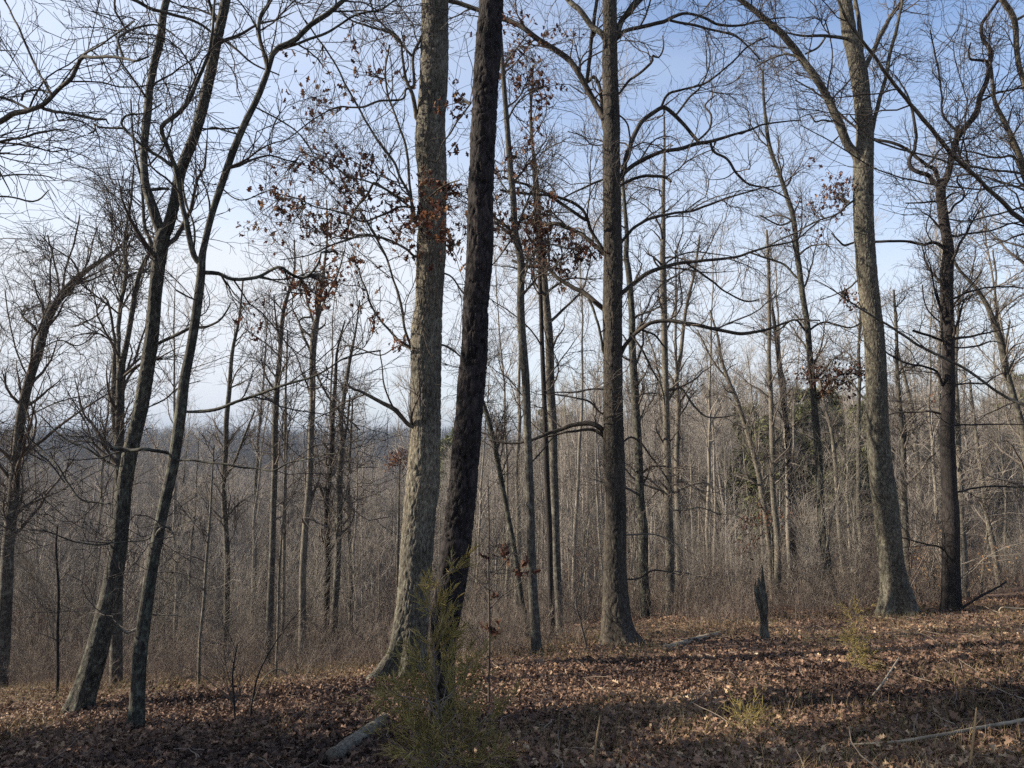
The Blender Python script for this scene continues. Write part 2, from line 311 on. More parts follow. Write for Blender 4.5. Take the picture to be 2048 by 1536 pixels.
# ------------------------------------------------------------------ leaves
def leaf_proto(seed, lobed=True):
    """an oak leaf: (n,2) half outline pairs along the midrib -> local verts + quads"""
    g = np.random.default_rng(seed); n = 8; s = np.linspace(0, 1, n)
    wd = np.sin(np.pi*np.clip(s*0.93+0.05, 0, 1))**0.8*0.30
    if lobed: wd = wd*np.array([0.35, 1.15, 0.5, 1.35, 0.55, 1.25, 0.6, 0.1])*g.uniform(0.8, 1.2, n)
    fold = g.uniform(0.1, 1.1); curl = g.uniform(-2.2, 2.8); tw = g.uniform(-0.6, 0.6)
    V = []
    a, x, z = 0.0, 0.0, 0.0
    for k in range(n):
        ang = curl*(s[k]-0.5)
        if k: x += math.cos(ang)/(n-1); z += math.sin(ang)/(n-1)
        t = tw*(s[k]-.5); wl = wd[k]
        fl = fold+g.normal()*0.2
        for sg in (-1, 0, 1):
            V.append((x-0.5 + (0.05*abs(sg) if lobed else 0), sg*wl*math.cos(fl)*math.cos(t), z + abs(sg)*wl*math.sin(fl) + sg*wl*math.sin(t)))
    Q = []
    for k in range(n-1):
        b = k*3; Q += [(b, b+3, b+4, b+1), (b+1, b+4, b+5, b+2)]
    return np.array(V), np.array(Q)
LEAF = [leaf_proto(s) for s in range(10)]
BEECH = [leaf_proto(40+s, False) for s in range(5)]

def rotmats(n, g, flat=None):
    """random rotations; flat = spread (radians) of the tilt away from lying level"""
    yaw = g.uniform(0, 2*math.pi, n)
    if flat is None: tilt = g.uniform(0, math.pi, n)
    else: tilt = np.abs(g.normal(0, flat, n))
    ax = g.uniform(0, 2*math.pi, n); c, s = np.cos(yaw), np.sin(yaw); z = np.zeros(n); o = np.ones(n)
    Rz = np.stack([c, -s, z, s, c, z, z, z, o], 1).reshape(n, 3, 3)
    ux, uy = np.cos(ax), np.sin(ax); ct, st = np.cos(tilt), np.sin(tilt); k = 1-ct
    Ra = np.stack([ct+ux*ux*k, ux*uy*k, uy*st, ux*uy*k, ct+uy*uy*k, -ux*st, -uy*st, ux*st, ct], 1).reshape(n, 3, 3)
    return Ra @ Rz
def leaves_mesh(name, P, size, mat, g, flat=None, protos=LEAF, tint=None, Rm=None):
    n = len(P); Rm = rotmats(n, g, flat) if Rm is None else Rm
    k = g.integers(0, len(protos), n); VV, QQ, TT, off = [], [], [], 0
    tint = g.random(n) if tint is None else tint
    for m in range(len(protos)):
        s = np.where(k == m)[0]
        if not len(s): continue
        v, q = protos[m]; W = np.einsum('nij,vj->nvi', Rm[s], v)*size[s][:, None, None] + P[s][:, None]
        VV.append(W.reshape(-1, 3)); QQ.append((q[None]+(np.arange(len(s))*len(v))[:, None, None]+off).reshape(-1, 4)); off += len(s)*len(v)
        TT.append(np.repeat(tint[s], len(v)))
    return mesh_from(name, np.concatenate(VV), np.concatenate(QQ), None, mat, cattr=np.concatenate(TT))

def frustum_points(n, y0, y1, g, power=1.0, margin=1.12):
    u = g.random(n); y = (y0**(2*power) + u*(y1**(2*power)-y0**(2*power)))**(1/(2*power))
    x = g.uniform(-0.715*margin, 0.715*margin, n)*y
    return x, y

# ------------------------------------------------------------------ trees traced from measured trunks
def trunk_mesh(name, P, R, mat, style, sides, amp, g):
    """one dense trunk with furrows or plates in its surface. P (K,3), R (K,)"""
    K = len(P); V, q, a = tube_arrays(P[None], R[None], sides)
    C = np.repeat(P, sides, 0); D = V-C; rr = np.linalg.norm(D, axis=1, keepdims=True); D = D/np.maximum(rr, 1e-6)
    th = np.tile(np.arange(sides)/sides, K); s = np.repeat(np.concatenate([[0], np.cumsum(np.linalg.norm(np.diff(P, axis=0), axis=1))]), sides)
    rm = float(np.median(R)); circ = 2*math.pi*rm
    wv = 0.25*(vnoise(th*6, s*3+5, 6)-.5)
    if style == 'plate':
        pu = max(6, int(circ/0.045)); u = (th+wv*0.35)*pu + 0.5*vnoise(th*9, s/0.05, 9); s_ = s + 0.05*vnoise(th*14, s/0.06+2, 14)
        n1 = vnoise(u, s_/0.085+3, pu); n2 = vnoise(u*2, s_/0.045+9, pu*2); n3 = vnoise(u*5, s/0.015, pu*5); n4 = vnoise(u*0.5+.3, s_/0.2+7, max(3, pu//2))
        rid = 1-np.abs(n1-.5)*2; crk = np.clip(np.abs(n2-n1)*4.5, 0, 1)**0.6
        h = np.clip(0.22*np.floor(n4*3)/2 + 0.22*rid + 0.62*crk, 0, 1) + 0.14*(n3-.5)
    else:
        pu = max(8, int(circ/0.019)); u = (th+wv*0.2)*pu + 0.6*vnoise(th*12, s/0.05, 12); n1 = vnoise(u, s/0.062+3, pu); n2 = vnoise(u*2, s/0.03+9, pu*2)
        h = np.clip(np.abs(n1-.5)*3.2, 0, 1)**0.7*0.7 + 0.4*n2
    big = (vnoise(th*3, s*0.9+17, 3)-.5)*0.10*rr[:, 0] + (vnoise(th*5, s*2.6+3, 5)-.5)*0.05*rr[:, 0]
    root = np.exp(-s/0.30)*rr[:, 0]*(0.5 if rm > 0.12 else 0.2)*np.sin(th*2*math.pi*5+1.3)*vnoise(th*5, s*0+2, 5)*2
    V = V + D*((h-.6)*amp + big + root)[:, None]
    return mesh_from(name, V, q, None, mat, attr=a, cattr=np.clip(h, 0, 1))

TREES = []
def tree(label, trunk, limbs=(), D=None, mat='grey', twig='twig', ext=6.0, style='furrow', n1=14, n2=120, n3=700, twr=(0.35, 1.0),
         name='bare_tree', cat='tree', group=None, amp=0.007, drift=None, l1=(0.8, 2.4), up=0.25, leafy=None, seed=None, wob=0.16, n4=0, forks=()):
    """trunk: [(px, py, width_px)] bottom up; limbs: lists base to tip; forks: secondary stems built as limbs carried on above the frame"""
    g = np.random.default_rng(len(TREES)*13+5 if seed is None else seed)
    if D is None: D = ground_hit(trunk[0][0], trunk[0][1])
    dr = g.uniform(-0.05, 0.05) if drift is None else drift
    y0 = trunk[0][1]
    def depth_t(py): return D*(1 + dr*(y0-py)/1400)
    pts = []
    for px, py, wd in trunk:
        p, k = at(px, py, depth_t(py)); pts.append([*p, wd/2/F*k])
    pts = np.array(pts)
    gz = float(height(pts[0, 0], pts[0, 1])); base = np.array([pts[0, 0], pts[0, 1], gz])
    # foot: carry the trunk into the ground
    d0 = pts[0, :3]-pts[1, :3]; d0 /= np.linalg.norm(d0)
    foot = pts[0, :3] + d0*(max(0.0, pts[0, 2]-gz)/max(0.3, -d0[2]) + 0.18)
    pts = np.vstack([[*foot, pts[0, 3]*1.04], pts])
    if ext > 0 and trunk[-1][1] < 60:
        d = pts[-1, :3]-pts[-2, :3]; d /= np.linalg.norm(d); p = pts[-1].copy(); m = max(3, int(ext/0.9))
        for k in range(m):
            d = d + g.normal(size=3)*0.10 + np.array([0, 0, 0.08]); d /= np.linalg.norm(d)
            p = p.copy(); p[:3] += d*ext/m; p[3] = pts[-1, 3]*1.0 if k < 0 else p[3]*(0.86 if k < m-1 else 0.5); pts = np.vstack([pts, p])
    Ltot = np.linalg.norm(np.diff(pts[:, :3], axis=0), axis=1).sum(); rm = float(np.median(pts[:, 3]))
    big = rm*F/D > 9
    sides = int(np.clip(2*math.pi*rm/(0.007 if big else 0.02), 8, 190)); step = 0.016 if big else 0.09
    C = catmull(pts, int(Ltot/step)+2)
    if not big or wob > 0.2: C[:, :2] += (np.stack([vnoise(C[:, 2]*1.3+g.random()*90, C[:, 2]*0), vnoise(C[:, 2]*1.3+g.random()*90, C[:, 2]*0)], 1)-.5)*rm*0.5
    root = bpy.data.objects.new(name, None); COL.objects.link(root); root.location = base
    root['label'] = label; root['category'] = cat
    if group: root['group'] = group
    if big: me = trunk_mesh('trunk', C[:, :3]-base, C[:, 3], M.get(mat+'_relief', M[mat]), style, sides, amp, g)
    else:
        v, q, a = tube_arrays((C[:, :3]-base)[None], C[:, 3][None], sides); me = mesh_from('trunk', v, q, None, M[mat], attr=a)
    link('trunk', me, root)
    # traced limbs
    traced_px = [np.array([[a_, b_, depth_t(b_)] for a_, b_, _ in trunk])]; KP = 28
    par_P, par_R, flags = [catmull(pts, KP)], [], []
    for li, lb in enumerate(list(limbs)+list(forks)):
        opt = {}
        if isinstance(lb, tuple) and isinstance(lb[1], dict): lb, opt = lb
        s0 = lb[0]; best = 1e9; Ds = D
        for tp in traced_px:
            for k in range(len(tp)-1):
                A, B = tp[k], tp[k+1]; AB = B[:2]-A[:2]; tt = np.clip(((np.array(s0[:2])-A[:2])@AB)/max(AB@AB, 1e-6), 0, 1)
                q_ = A+(B-A)*tt; dd = np.hypot(q_[0]-s0[0], q_[1]-s0[1])
                if dd < best: best, Ds, tr_pt = dd, q_[2], q_
        if 'D' in opt: Ds = opt['D']
        sl_ = opt.get('slope', g.uniform(-0.45, 0.45)); LP, TP = [], []; acc = 0.0
        if best < 40 and best > 2: lb = [(tr_pt[0], tr_pt[1], s0[2]*1.35)] + list(lb)
        for k, (px, py, wd) in enumerate(lb):
            if k: acc += math.hypot(px-lb[k-1][0], py-lb[k-1][1])
            dd = Ds + sl_*acc*Ds/F + (0.04*g.normal() if k > 1 else 0); p, kk = at(px, py, dd); LP.append([*p, wd*0.88/2/F*kk]); TP.append([px, py, dd])
        LP = np.array(LP)
        if lb[-1][1] < 20 or opt.get('go'):         # it leaves the frame: carry it on
            d = LP[-1, :3]-LP[-2, :3]; d /= np.linalg.norm(d); p = LP[-1].copy(); m = 5; ee = opt.get('ext', 2.5)
            for k in range(m):
                d = d + g.normal(size=3)*0.14 + np.array([0, 0, 0.06]); d /= np.linalg.norm(d); p = p.copy(); p[:3] += d*ee/m; p[3] *= 0.78; LP = np.vstack([LP, p])
        ll = np.linalg.norm(np.diff(LP[:, :3], axis=0), axis=1).sum(); lc = catmull(LP, int(ll/0.05)+3)
        kn = g.random(3)*80
        for c in range(3): lc[1:, c] += ((vnoise(np.arange(1, len(lc))*0.33+kn[c], np.zeros(len(lc)-1))-.5)*0.014)
        fat = lc[:, 3].max()*F/D
        v, q, a = tube_arrays((lc[:, :3]-base)[None], np.maximum(lc[:, 3], 0.002)[None], 14 if fat > 5 else 7 if fat > 2 else 5)
        link('limb', mesh_from('limb', v, q, None, M[opt.get('mat', mat)], attr=a), root)
        traced_px.append(np.array(TP)); par_P.append(catmull(LP, KP)); flags.append(opt.get('leaf', 0))
    AP = np.stack(par_P); PR = AP[:, :, 3]; AP = AP[:, :, :3]
    parts = []; leafpts = []
    if n1:
        P1, R1 = grow(AP[:1], PR[:1], n1, twr, l1, (35, 75), up, wob, 10, 0.42, 0.03, 0.0028, g, 0.5); parts.append((P1, R1, 5))
    else: P1 = np.zeros((0, 10, 3)); R1 = np.zeros((0, 10))
    if len(AP) > 1:                                        # boughs off the traced limbs
        nl = int(plen(AP[1:]).sum()*2.4*(n2 > 0)); 
        if nl:
            Pb, Rb = grow(AP[1:], PR[1:], nl, (0.12, 1.0), (0.5, 1.6), (25, 65), 0.15, wob+0.06, 10, 0.5, 0.014, 0.0032, g, 0.35)
            P1 = np.concatenate([P1, Pb]); R1 = np.concatenate([R1, Rb]); parts.append((Pb, Rb, 4))
    if n2 and len(P1):
        P2, R2 = grow(P1, R1, n2, (0.12, 1.0), (0.3, 1.0), (25, 65), 0.12, wob+0.06, 7, 0.6, 0.0075, 0.0026, g, 0.3); parts.append((P2, R2, 3))
        P3, R3 = grow(P2, R2, n3, (0.1, 1.0), (0.12, 0.45), (25, 65), 0.1, 0.24, 5, 0.75, 0.004, 0.0019, g, 0.2); parts.append((P3, R3, 3))
    # dead leaves on leafy limbs
    lf = [(i, f) for i, f in enumerate(flags) if f]
    LPs, LT, TWG = [], [], []
    for i, f in lf:
        A_, B_ = AP[i+1:i+2], PR[i+1:i+2]
        p1, r1 = grow(A_, B_, max(3, int(f/7)), (0.1, 1), (0.25, 0.8), (25, 75), 0.0, 0.15, 6, 0.6, 0.005, 0.0018, g, 0.2)
        TWG += [(p1, r1)]
        m = int(f); ii = g.integers(0, len(p1), m); kk = g.integers(2, 6, m); LPs.append(p1[ii, kk] + g.normal(size=(m, 3))*0.035 - np.array([0, 0, 0.03]))
    if leafy:                                              # clusters: [(px, py, radius_px, n)]
        for (cx, cy, cr, m, *dd) in leafy:
            Dc = dd[0] if dd else D; p, k = at(cx, cy, Dc); rad = cr/F*k
            # nearest limb point carries a twig into the cluster
            allp = AP.reshape(-1, 3); j = np.argmin(((allp-p)**2).sum(1)); o = allp[j]
            nt2 = max(4, m//4); tg = p + g.normal(size=(nt2, 3))*rad*0.75*np.array([1, 1, 0.7]); s = np.linspace(0, 1, 6)[None, :, None]
            mid = (o+p)/2 + g.normal(size=3)*0.08
            pp = (1-s)**2*o + 2*s*(1-s)*mid + s*s*tg[:, None] + g.normal(size=(nt2, 6, 3))*0.012*np.sin(s*3.14)
            TWG.append((pp, np.repeat(np.linspace(0.006, 0.0018, 6)[None], nt2, 0)))
            ii = g.integers(0, nt2, m); LPs.append(tg[ii] + g.normal(size=(m, 3))*rad*0.28)
    if LPs:
        Pl = np.concatenate(LPs); n = len(Pl)
        th = g.uniform(0, 2*math.pi, n); dp = g.uniform(0.3, 1.3, n)          # hanging: the axis points down and out
        X = np.stack([np.cos(th)*np.cos(dp), np.sin(th)*np.cos(dp), -np.sin(dp)], 1); q = g.normal(size=(n, 3)); Y = np.cross(q, X); Y /= np.linalg.norm(Y, axis=1, keepdims=True)
        Rm = np.stack([X, Y, np.cross(X, Y)], 2)
        link('dead_leaves', leaves_mesh('dead_leaves', Pl-base, g.uniform(0.05, 0.105, n), M['dead_oak_leaf'], g, Rm=Rm), root)
        parts += [(p, r, 3) for p, r in TWG]
    if parts:
        vv, qq, aa = merge([tube_arrays(p-base, r, s) for p, r, s in parts])
        link('crown', mesh_from('crown', vv, qq, None, M[twig], attr=aa), root)
    TREES.append((root, D, trunk)); return root

# the two leaning trees on the left
tree('lichen-spotted leaning tree on the left whose trunk forks high up into two dark stems',
     [(155, 1425, 56), (166, 1390, 48), (187, 1324, 43), (213, 1224, 38), (235, 1107, 32), (248, 979, 28), (263, 895, 28), (283, 812, 27), (303, 679, 26), (310, 595, 25), (318, 522, 26), (325, 473, 27),
      (335, 455, 22), (350, 400, 20), (362, 340, 20), (385, 283, 20), (403, 225, 20), (418, 160, 20), (434, 83, 19), (450, 10, 18), (462, -60, 16)],
     [([(325, 473, 24), (318, 455, 22), (305, 417, 22), (290, 360, 17), (289, 300, 16), (294, 233, 18), (303, 160, 16), (320, 77, 17), (334, 0, 15)], {'slope': 0.1, 'ext': 5}),
      [(310, 690, 7), (335, 678, 8), (360, 667, 8), (385, 655, 7), (415, 653, 6), (440, 640, 5), (455, 620, 4), (462, 605, 3)],
      [(303, 380, 8), (320, 378, 8), (337, 379, 5)],
      [(295, 815, 3), (330, 800, 4), (360, 775, 3), (400, 762, 2)],
      [(250, 950, 5), (236, 935, 6), (213, 922, 6), (187, 905, 5), (160, 890, 4), (133, 879, 4), (100, 853, 3), (80, 830, 2)],
      [(240, 1010, 4), (200, 1005, 4), (165, 1000, 4), (133, 960, 4), (110, 925, 4), (80, 895, 4), (60, 880, 3), (50, 850, 3)],
      [(232, 1085, 4), (190, 1090, 4), (140, 1080, 3), (100, 1065, 3), (60, 1060, 2)],
      [(300, 330, 4), (330, 290, 4), (345, 240, 4), (340, 190, 3), (322, 150, 3)],
      [(395, 255, 4), (430, 258, 4), (470, 255, 4), (500, 250, 3)]],
     mat='mossy', twig='twig_dark', n1=26, n2=400, n3=1500, l1=(0.7, 2.2), ext=5)
tree('slender leaning tree next to the forked one, pale dead twigs on its lower trunk',
     [(271, 1457, 36), (275, 1400, 29), (280, 1307, 27), (290, 1231, 26), (303, 1151, 24), (317, 1074, 22), (333, 995, 22), (347, 929, 22), (362, 829, 22), (370, 762, 20), (383, 695, 18), (393, 629, 18), (402, 555, 17), (403, 525, 16),
      (407, 497, 13), (423, 427, 13), (443, 367, 14), (467, 300, 14), (490, 247, 13), (507, 213, 12), (519, 187, 12), (535, 143, 11), (549, 100, 11), (589, 80, 10), (619, 50, 10), (655, 27, 10), (675, 10, 9), (720, -30, 8)],
     [([(403, 529, 14), (387, 512, 13), (373, 450, 12), (363, 393, 11), (353, 340, 11), (333, 287, 10), (325, 253, 10), (353, 230, 10), (380, 200, 9), (393, 167, 8), (413, 117, 7), (425, 60, 6), (430, 0, 5)], {'slope': -0.1}),
      ([(535, 143, 10), (525, 97, 9), (517, 57, 9), (525, 27, 9), (539, 0, 8)], {'slope': 0.2}),
      [(350, 335, 8), (325, 317, 8), (300, 303, 7), (270, 280, 6), (247, 257, 6), (245, 243, 5), (258, 230, 5), (290, 227, 4), (325, 205, 3)],
      [(247, 257, 5), (222, 257, 5), (198, 255, 4), (189, 249, 4), (192, 262, 4), (175, 268, 3)],
      [(387, 512, 5), (390, 470, 5), (385, 440, 4), (370, 400, 4), (365, 350, 4)],
      [(403, 545, 10), (422, 546, 10), (440, 548, 9), (465, 558, 8), (512, 555, 8), (540, 542, 7), (562, 534, 7), (580, 548, 7), (600, 556, 6), (619, 549, 6), (635, 530, 5), (643, 505, 4)],
      [(372, 822, 6), (400, 822, 8), (432, 818, 8), (470, 805, 7), (512, 792, 7), (550, 777, 6), (585, 765, 6), (620, 755, 5), (660, 735, 4), (700, 712, 4), (760, 700, 3)],
      [(350, 908, 7), (320, 901, 8), (290, 899, 8), (262, 900, 8), (240, 896, 9), (222, 897, 9)],
      [(346, 920, 5), (380, 920, 5), (410, 924, 5), (450, 927, 5), (480, 934, 5), (512, 937, 4), (550, 941, 4), (580, 925, 4), (625, 915, 3), (680, 905, 2)],
      [(325, 1052, 4), (300, 1075, 4), (270, 1082, 3), (230, 1085, 3), (160, 1080, 2)],
      ([(326, 1053, 6), (340, 1058, 6), (350, 1080, 4)], {'mat': 'pale'}),
      ([(310, 1078, 5), (318, 1060, 6), (328, 1054, 6)], {'mat': 'pale'}),
      ([(287, 1257, 5), (272, 1258, 5), (258, 1266, 5), (243, 1256, 5), (232, 1246, 5)], {'mat': 'pale'}),
      ([(300, 1228, 4), (318, 1230, 3), (345, 1230, 3), (365, 1234, 2)], {'mat': 'pale'}),
      [(480, 270, 4), (455, 262, 4), (430, 255, 4), (405, 262, 3)], [(507, 213, 4), (560, 240, 4), (600, 270, 3), (640, 330, 2)],
      [(549, 100, 6), (600, 85, 6), (645, 70, 6), (679, 50, 5), (712, 30, 5), (760, 20, 4), (790, 0, 4)],
      ([(440, 372, 4), (480, 400, 3), (540, 380, 3)], {}), ([(393, 600, 4), (372, 590, 4), (352, 580, 3)], {})],
     mat='mossy', twig='twig_dark', n1=22, n2=400, n3=1500, l1=(0.6, 2.0), ext=3, leafy=[(650, 560, 42, 70, 7.0), (600, 600, 35, 26, 7.0), (520, 640, 30, 26, 7.2), (680, 520, 25, 24, 7.0)])
tree('tall tree leaning in from the far left edge, bending right as it rises',
     [(2, 1300, 27), (12, 1150, 23), (20, 1060, 21), (27, 1000, 20), (35, 920, 18), (45, 830, 18), (60, 760, 17), (80, 700, 16), (92, 650, 16), (105, 620, 15), (125, 588, 13), (150, 560, 12), (175, 540, 9), (205, 520, 8), (235, 500, 6), (262, 470, 4)],
     [[(92, 645, 7), (86, 635, 7), (90, 622, 6), (75, 590, 4), (68, 560, 3)], [(40, 850, 4), (55, 860, 5), (60, 890, 5), (75, 905, 4), (100, 925, 4), (130, 965, 3)],
      [(105, 615, 5), (118, 580, 4), (110, 530, 4), (95, 470, 3)], [(125, 588, 5), (130, 540, 4), (150, 480, 4), (160, 430, 3)], [(60, 760, 4), (40, 720, 4), (20, 650, 3), (10, 580, 3)],
      [(80, 700, 3), (120, 680, 3), (160, 690, 3), (210, 650, 2)], [(45, 840, 3), (80, 820, 3), (130, 800, 3), (180, 790, 2)]],
     D=11.5, mat='grey', n1=40, n2=500, n3=2600, ext=0, l1=(1.0, 3.2), up=0.4, twr=(0.3, 1.0))
tree('double-stemmed tree behind the leaning pair, its twin trunks side by side',
     [(233, 1384, 25), (234, 1230, 22), (240, 1100, 18), (238, 980, 16), (240, 850, 17), (243, 740, 15), (248, 715, 12), (257, 670, 10), (265, 620, 10), (275, 560, 9), (290, 520, 8), (302, 500, 8), (300, 478, 8), (290, 455, 7), (287, 417, 6), (283, 360, 5), (270, 300, 4), (262, 200, 3)],
     [[(238, 735, 10), (237, 690, 9), (238, 650, 9), (245, 590, 9), (252, 555, 9), (253, 530, 9), (248, 505, 8), (252, 460, 6), (262, 400, 5), (268, 330, 4)],
      [(236, 900, 13), (228, 840, 12), (228, 770, 11), (230, 690, 8), (226, 660, 6), (216, 605, 5), (205, 590, 4)],
      [(253, 555, 4), (265, 548, 4), (300, 542, 3)], [(216, 600, 3), (200, 625, 3), (160, 650, 3), (130, 655, 2)]],
     D=9.8, mat='grey', n1=30, n2=380, n3=2000, ext=0, l1=(0.7, 2.0), up=0.3)

# the big oak and the dark pine
OAKL = 'oak'
tree('stout furrowed oak, sunlit on its left flank, just left of the black pine',
     [(800, 1352, 108), (805, 1330, 86), (812, 1307, 76), (819, 1257, 68), (827, 1190, 64), (833, 1107, 63), (838, 1024, 63), (844, 979, 65), (849, 912, 61), (853, 845, 58), (853, 712, 61), (854, 655, 61), (858, 612, 55), (862, 512, 58),
      (864, 433, 55), (864, 350, 57), (861, 283, 61), (863, 233, 58), (868, 167, 57), (870, 100, 56), (871, 0, 54), (873, -60, 52)],
     [[(822, 852, 10), (806, 836, 10), (789, 819, 11), (765, 805, 9), (745, 795, 8), (720, 782, 6), (699, 772, 5), (685, 750, 3)],
      [(789, 819, 5), (775, 790, 4), (768, 770, 4), (765, 745, 3), (760, 700, 3)],
      [(836, 240, 11), (832, 220, 10), (825, 187, 9), (812, 160, 7), (806, 120, 6), (800, 80, 5), (775, 60, 5), (750, 30, 4), (740, 0, 4)],
      [(829, 170, 7), (825, 113, 7), (835, 90, 7), (845, 67, 6), (855, 35, 6), (862, 0, 5)],
      [(825, 113, 6), (800, 85, 5), (780, 65, 5), (740, 52, 5), (700, 40, 4), (680, 20, 4)],
      [(812, 180, 5), (809, 195, 5), (795, 201, 5), (770, 200, 5), (755, 203, 5), (729, 213, 5), (700, 214, 4), (679, 213, 4), (640, 230, 3), (600, 260, 3), (560, 290, 2)],
      ([(829, 435, 7), (822, 397, 7), (799, 353, 6), (789, 327, 6), (759, 287, 6), (740, 255, 5), (725, 230, 5), (699, 183, 5), (669, 127, 4), (639, 80, 4), (610, 40, 3)], {'slope': -0.2, 'mat': 'grey'}),
      ([(829, 430, 7), (822, 397, 6), (819, 353, 6), (812, 293, 6), (792, 233, 5), (775, 187, 5), (770, 140, 4), (780, 90, 4)], {'slope': 0.2}),
      ([(829, 427, 6), (820, 413, 5), (795, 395, 5), (765, 376, 5), (736, 362, 4), (697, 352, 4), (669, 333, 4), (638, 317, 3), (590, 300, 2)], {'leaf': 40}),
      ([(829, 418, 6), (800, 414, 5), (770, 428, 5), (726, 444, 4), (687, 425, 4), (638, 415, 3), (589, 395, 3), (545, 385, 2)], {'leaf': 45}),
      ([(814, 401, 5), (790, 390, 5), (765, 376, 5), (748, 366, 6), (736, 390, 6), (712, 417, 6), (699, 440, 5), (695, 473, 4)], {'leaf': 16}),
      ([(830, 512, 6), (814, 499, 6), (775, 479, 5), (726, 470, 5), (697, 479, 5), (658, 493, 4), (620, 510, 3), (560, 520, 2)], {'leaf': 30}),
      [(826, 695, 6), (818, 680, 6), (809, 655, 6), (802, 609, 6), (789, 565, 5), (780, 535, 5), (772, 515, 5), (752, 473, 5), (725, 430, 4), (700, 400, 3), (640, 340, 3), (600, 310, 2)],
      ([(826, 697, 6), (805, 685, 6), (792, 675, 6), (765, 645, 5), (742, 609, 5), (732, 580, 4), (725, 562, 4), (715, 530, 3)], {'leaf': 12, 'mat': 'grey'}),
      [(826, 700, 4), (800, 690, 3), (760, 710, 3), (700, 690, 3), (660, 700, 2)],
      ([(850, 401, 4), (865, 388, 4), (880, 376, 4), (900, 366, 4), (920, 360, 3)], {'leaf': 30, 'slope': -0.5, 'D': 7.2}),
      ([(832, 440, 4), (850, 470, 3), (880, 480, 3), (905, 500, 3)], {'leaf': 26, 'D': 7.4}),
      ([(875, 322, 3), (885, 290, 3), (900, 268, 4), (921, 235, 4), (943, 205, 4)], {'leaf': 14, 'D': 7.3}),
      [(880, 545, 5), (905, 555, 4), (930, 590, 4), (960, 610, 3)], [(887, 690, 5), (905, 700, 5), (920, 712, 4), (945, 740, 3)]],
     mat='oak', n1=8, n2=420, n3=2300, ext=9, amp=0.015, twr=(0.75, 1.0), drift=0.0, name='oak_tree', cat='oak',
     leafy=[(560, 380, 36, 34), (640, 335, 40, 44), (700, 360, 38, 40), (745, 335, 30, 26), (770, 400, 30, 26), (600, 420, 40, 38), (680, 440, 40, 34), (745, 445, 34, 34), (800, 440, 34, 40, 7.6), (838, 400, 24, 22, 7.4),
            (850, 450, 38, 40, 7.2), (885, 430, 32, 34, 7.1), (880, 375, 26, 18, 7.1), (840, 490, 34, 26, 7.3), (905, 390, 22, 34, 7.3), (915, 470, 26, 34, 7.4), (650, 220, 50, 30), (620, 150, 40, 20), (700, 190, 40, 18), (755, 130, 40, 22), (780, 90, 34, 14), (835, 150, 24, 12),
            (690, 100, 40, 12), (915, 215, 24, 30, 7.4), (908, 180, 18, 16, 7.4), (520, 480, 40, 12), (585, 480, 40, 20), (790, 660, 34, 16), (735, 630, 26, 16), (800, 700, 16, 8)])
tree('straight black pine trunk with plated bark, nearest of all, rising behind the small cedar',
     [(880, 1445, 50), (883, 1357, 47), (888, 1257, 51), (900, 1190, 55), (910, 1107, 56), (920, 1012, 54), (930, 912, 51), (939, 812, 51), (948, 712, 51), (953, 612, 49), (960, 512, 49), (963, 367, 48), (968, 233, 48), (976, 100, 48), (983, 0, 46), (988, -60, 45)],
     [], mat='pine', style='plate', twig='twig_dark', n1=0, n2=0, n3=0, ext=9, amp=0.030, drift=0.0, name='pine_tree', cat='pine')
tree('young oak still holding red-brown leaves, its thin trunk just right of the black pine',
     [(1074, 1320, 26), (1071, 1270, 21), (1069, 1224, 20), (1062, 1090, 17), (1059, 1012, 17), (1054, 879, 16), (1051, 779, 16), (1046, 679, 17), (1042, 595, 15), (1041, 519, 15), (1031, 467, 14), (1028, 400, 13), (1021, 330, 12), (1015, 250, 11), (1005, 120, 9), (1000, 40, 8), (998, -30, 7)],
     [([(1031, 450, 6), (1045, 440, 6), (1070, 430, 5), (1100, 430, 4)], {'leaf': 40}), ([(1031, 470, 6), (1010, 450, 6), (990, 435, 5)], {'leaf': 36}), ([(1041, 540, 5), (1075, 500, 5), (1110, 490, 4), (1150, 500, 3)], {'leaf': 30}),
      ([(1015, 240, 5), (1040, 200, 4), (1070, 180, 3)], {'leaf': 26}), ([(1005, 140, 5), (1030, 100, 4), (1060, 70, 3), (1100, 90, 2)], {'leaf': 22}), ([(1028, 400, 4), (1005, 370, 4), (990, 340, 3)], {'leaf': 18}),
      [(1031, 467, 4), (1008, 500, 4), (985, 530, 3)], [(1057, 930, 4), (1085, 900, 4), (1110, 870, 3)], [(1052, 800, 3), (1020, 760, 3), (990, 740, 2)]],
     mat='grey', n1=16, n2=260, n3=1500, ext=3, twr=(0.4, 1), l1=(0.6, 1.6), D=9.2, name='oak_tree', cat='oak',
     leafy=[(1010, 460, 34, 60), (1060, 450, 36, 80), (1085, 480, 30, 70), (1075, 430, 24, 40), (1110, 515, 26, 40), (1100, 545, 22, 22), (1035, 345, 24, 34), (1010, 340, 20, 20), (1040, 385, 12, 6), (1030, 60, 40, 34), (1020, 110, 40, 40), (1070, 125, 34, 26), (1085, 175, 30, 34), (1080, 195, 26, 26),
            (1060, 250, 26, 20), (1095, 65, 22, 14), (1155, 500, 24, 40), (1140, 475, 18, 16), (1170, 480, 20, 16), (1180, 520, 14, 12), (1145, 550, 18, 20), (1125, 530, 18, 20), (1150, 75, 14, 8), (1040, 300, 14, 12), (1050, 160, 24, 20), (1025, 20, 20, 12), (1060, 285, 14, 10)])
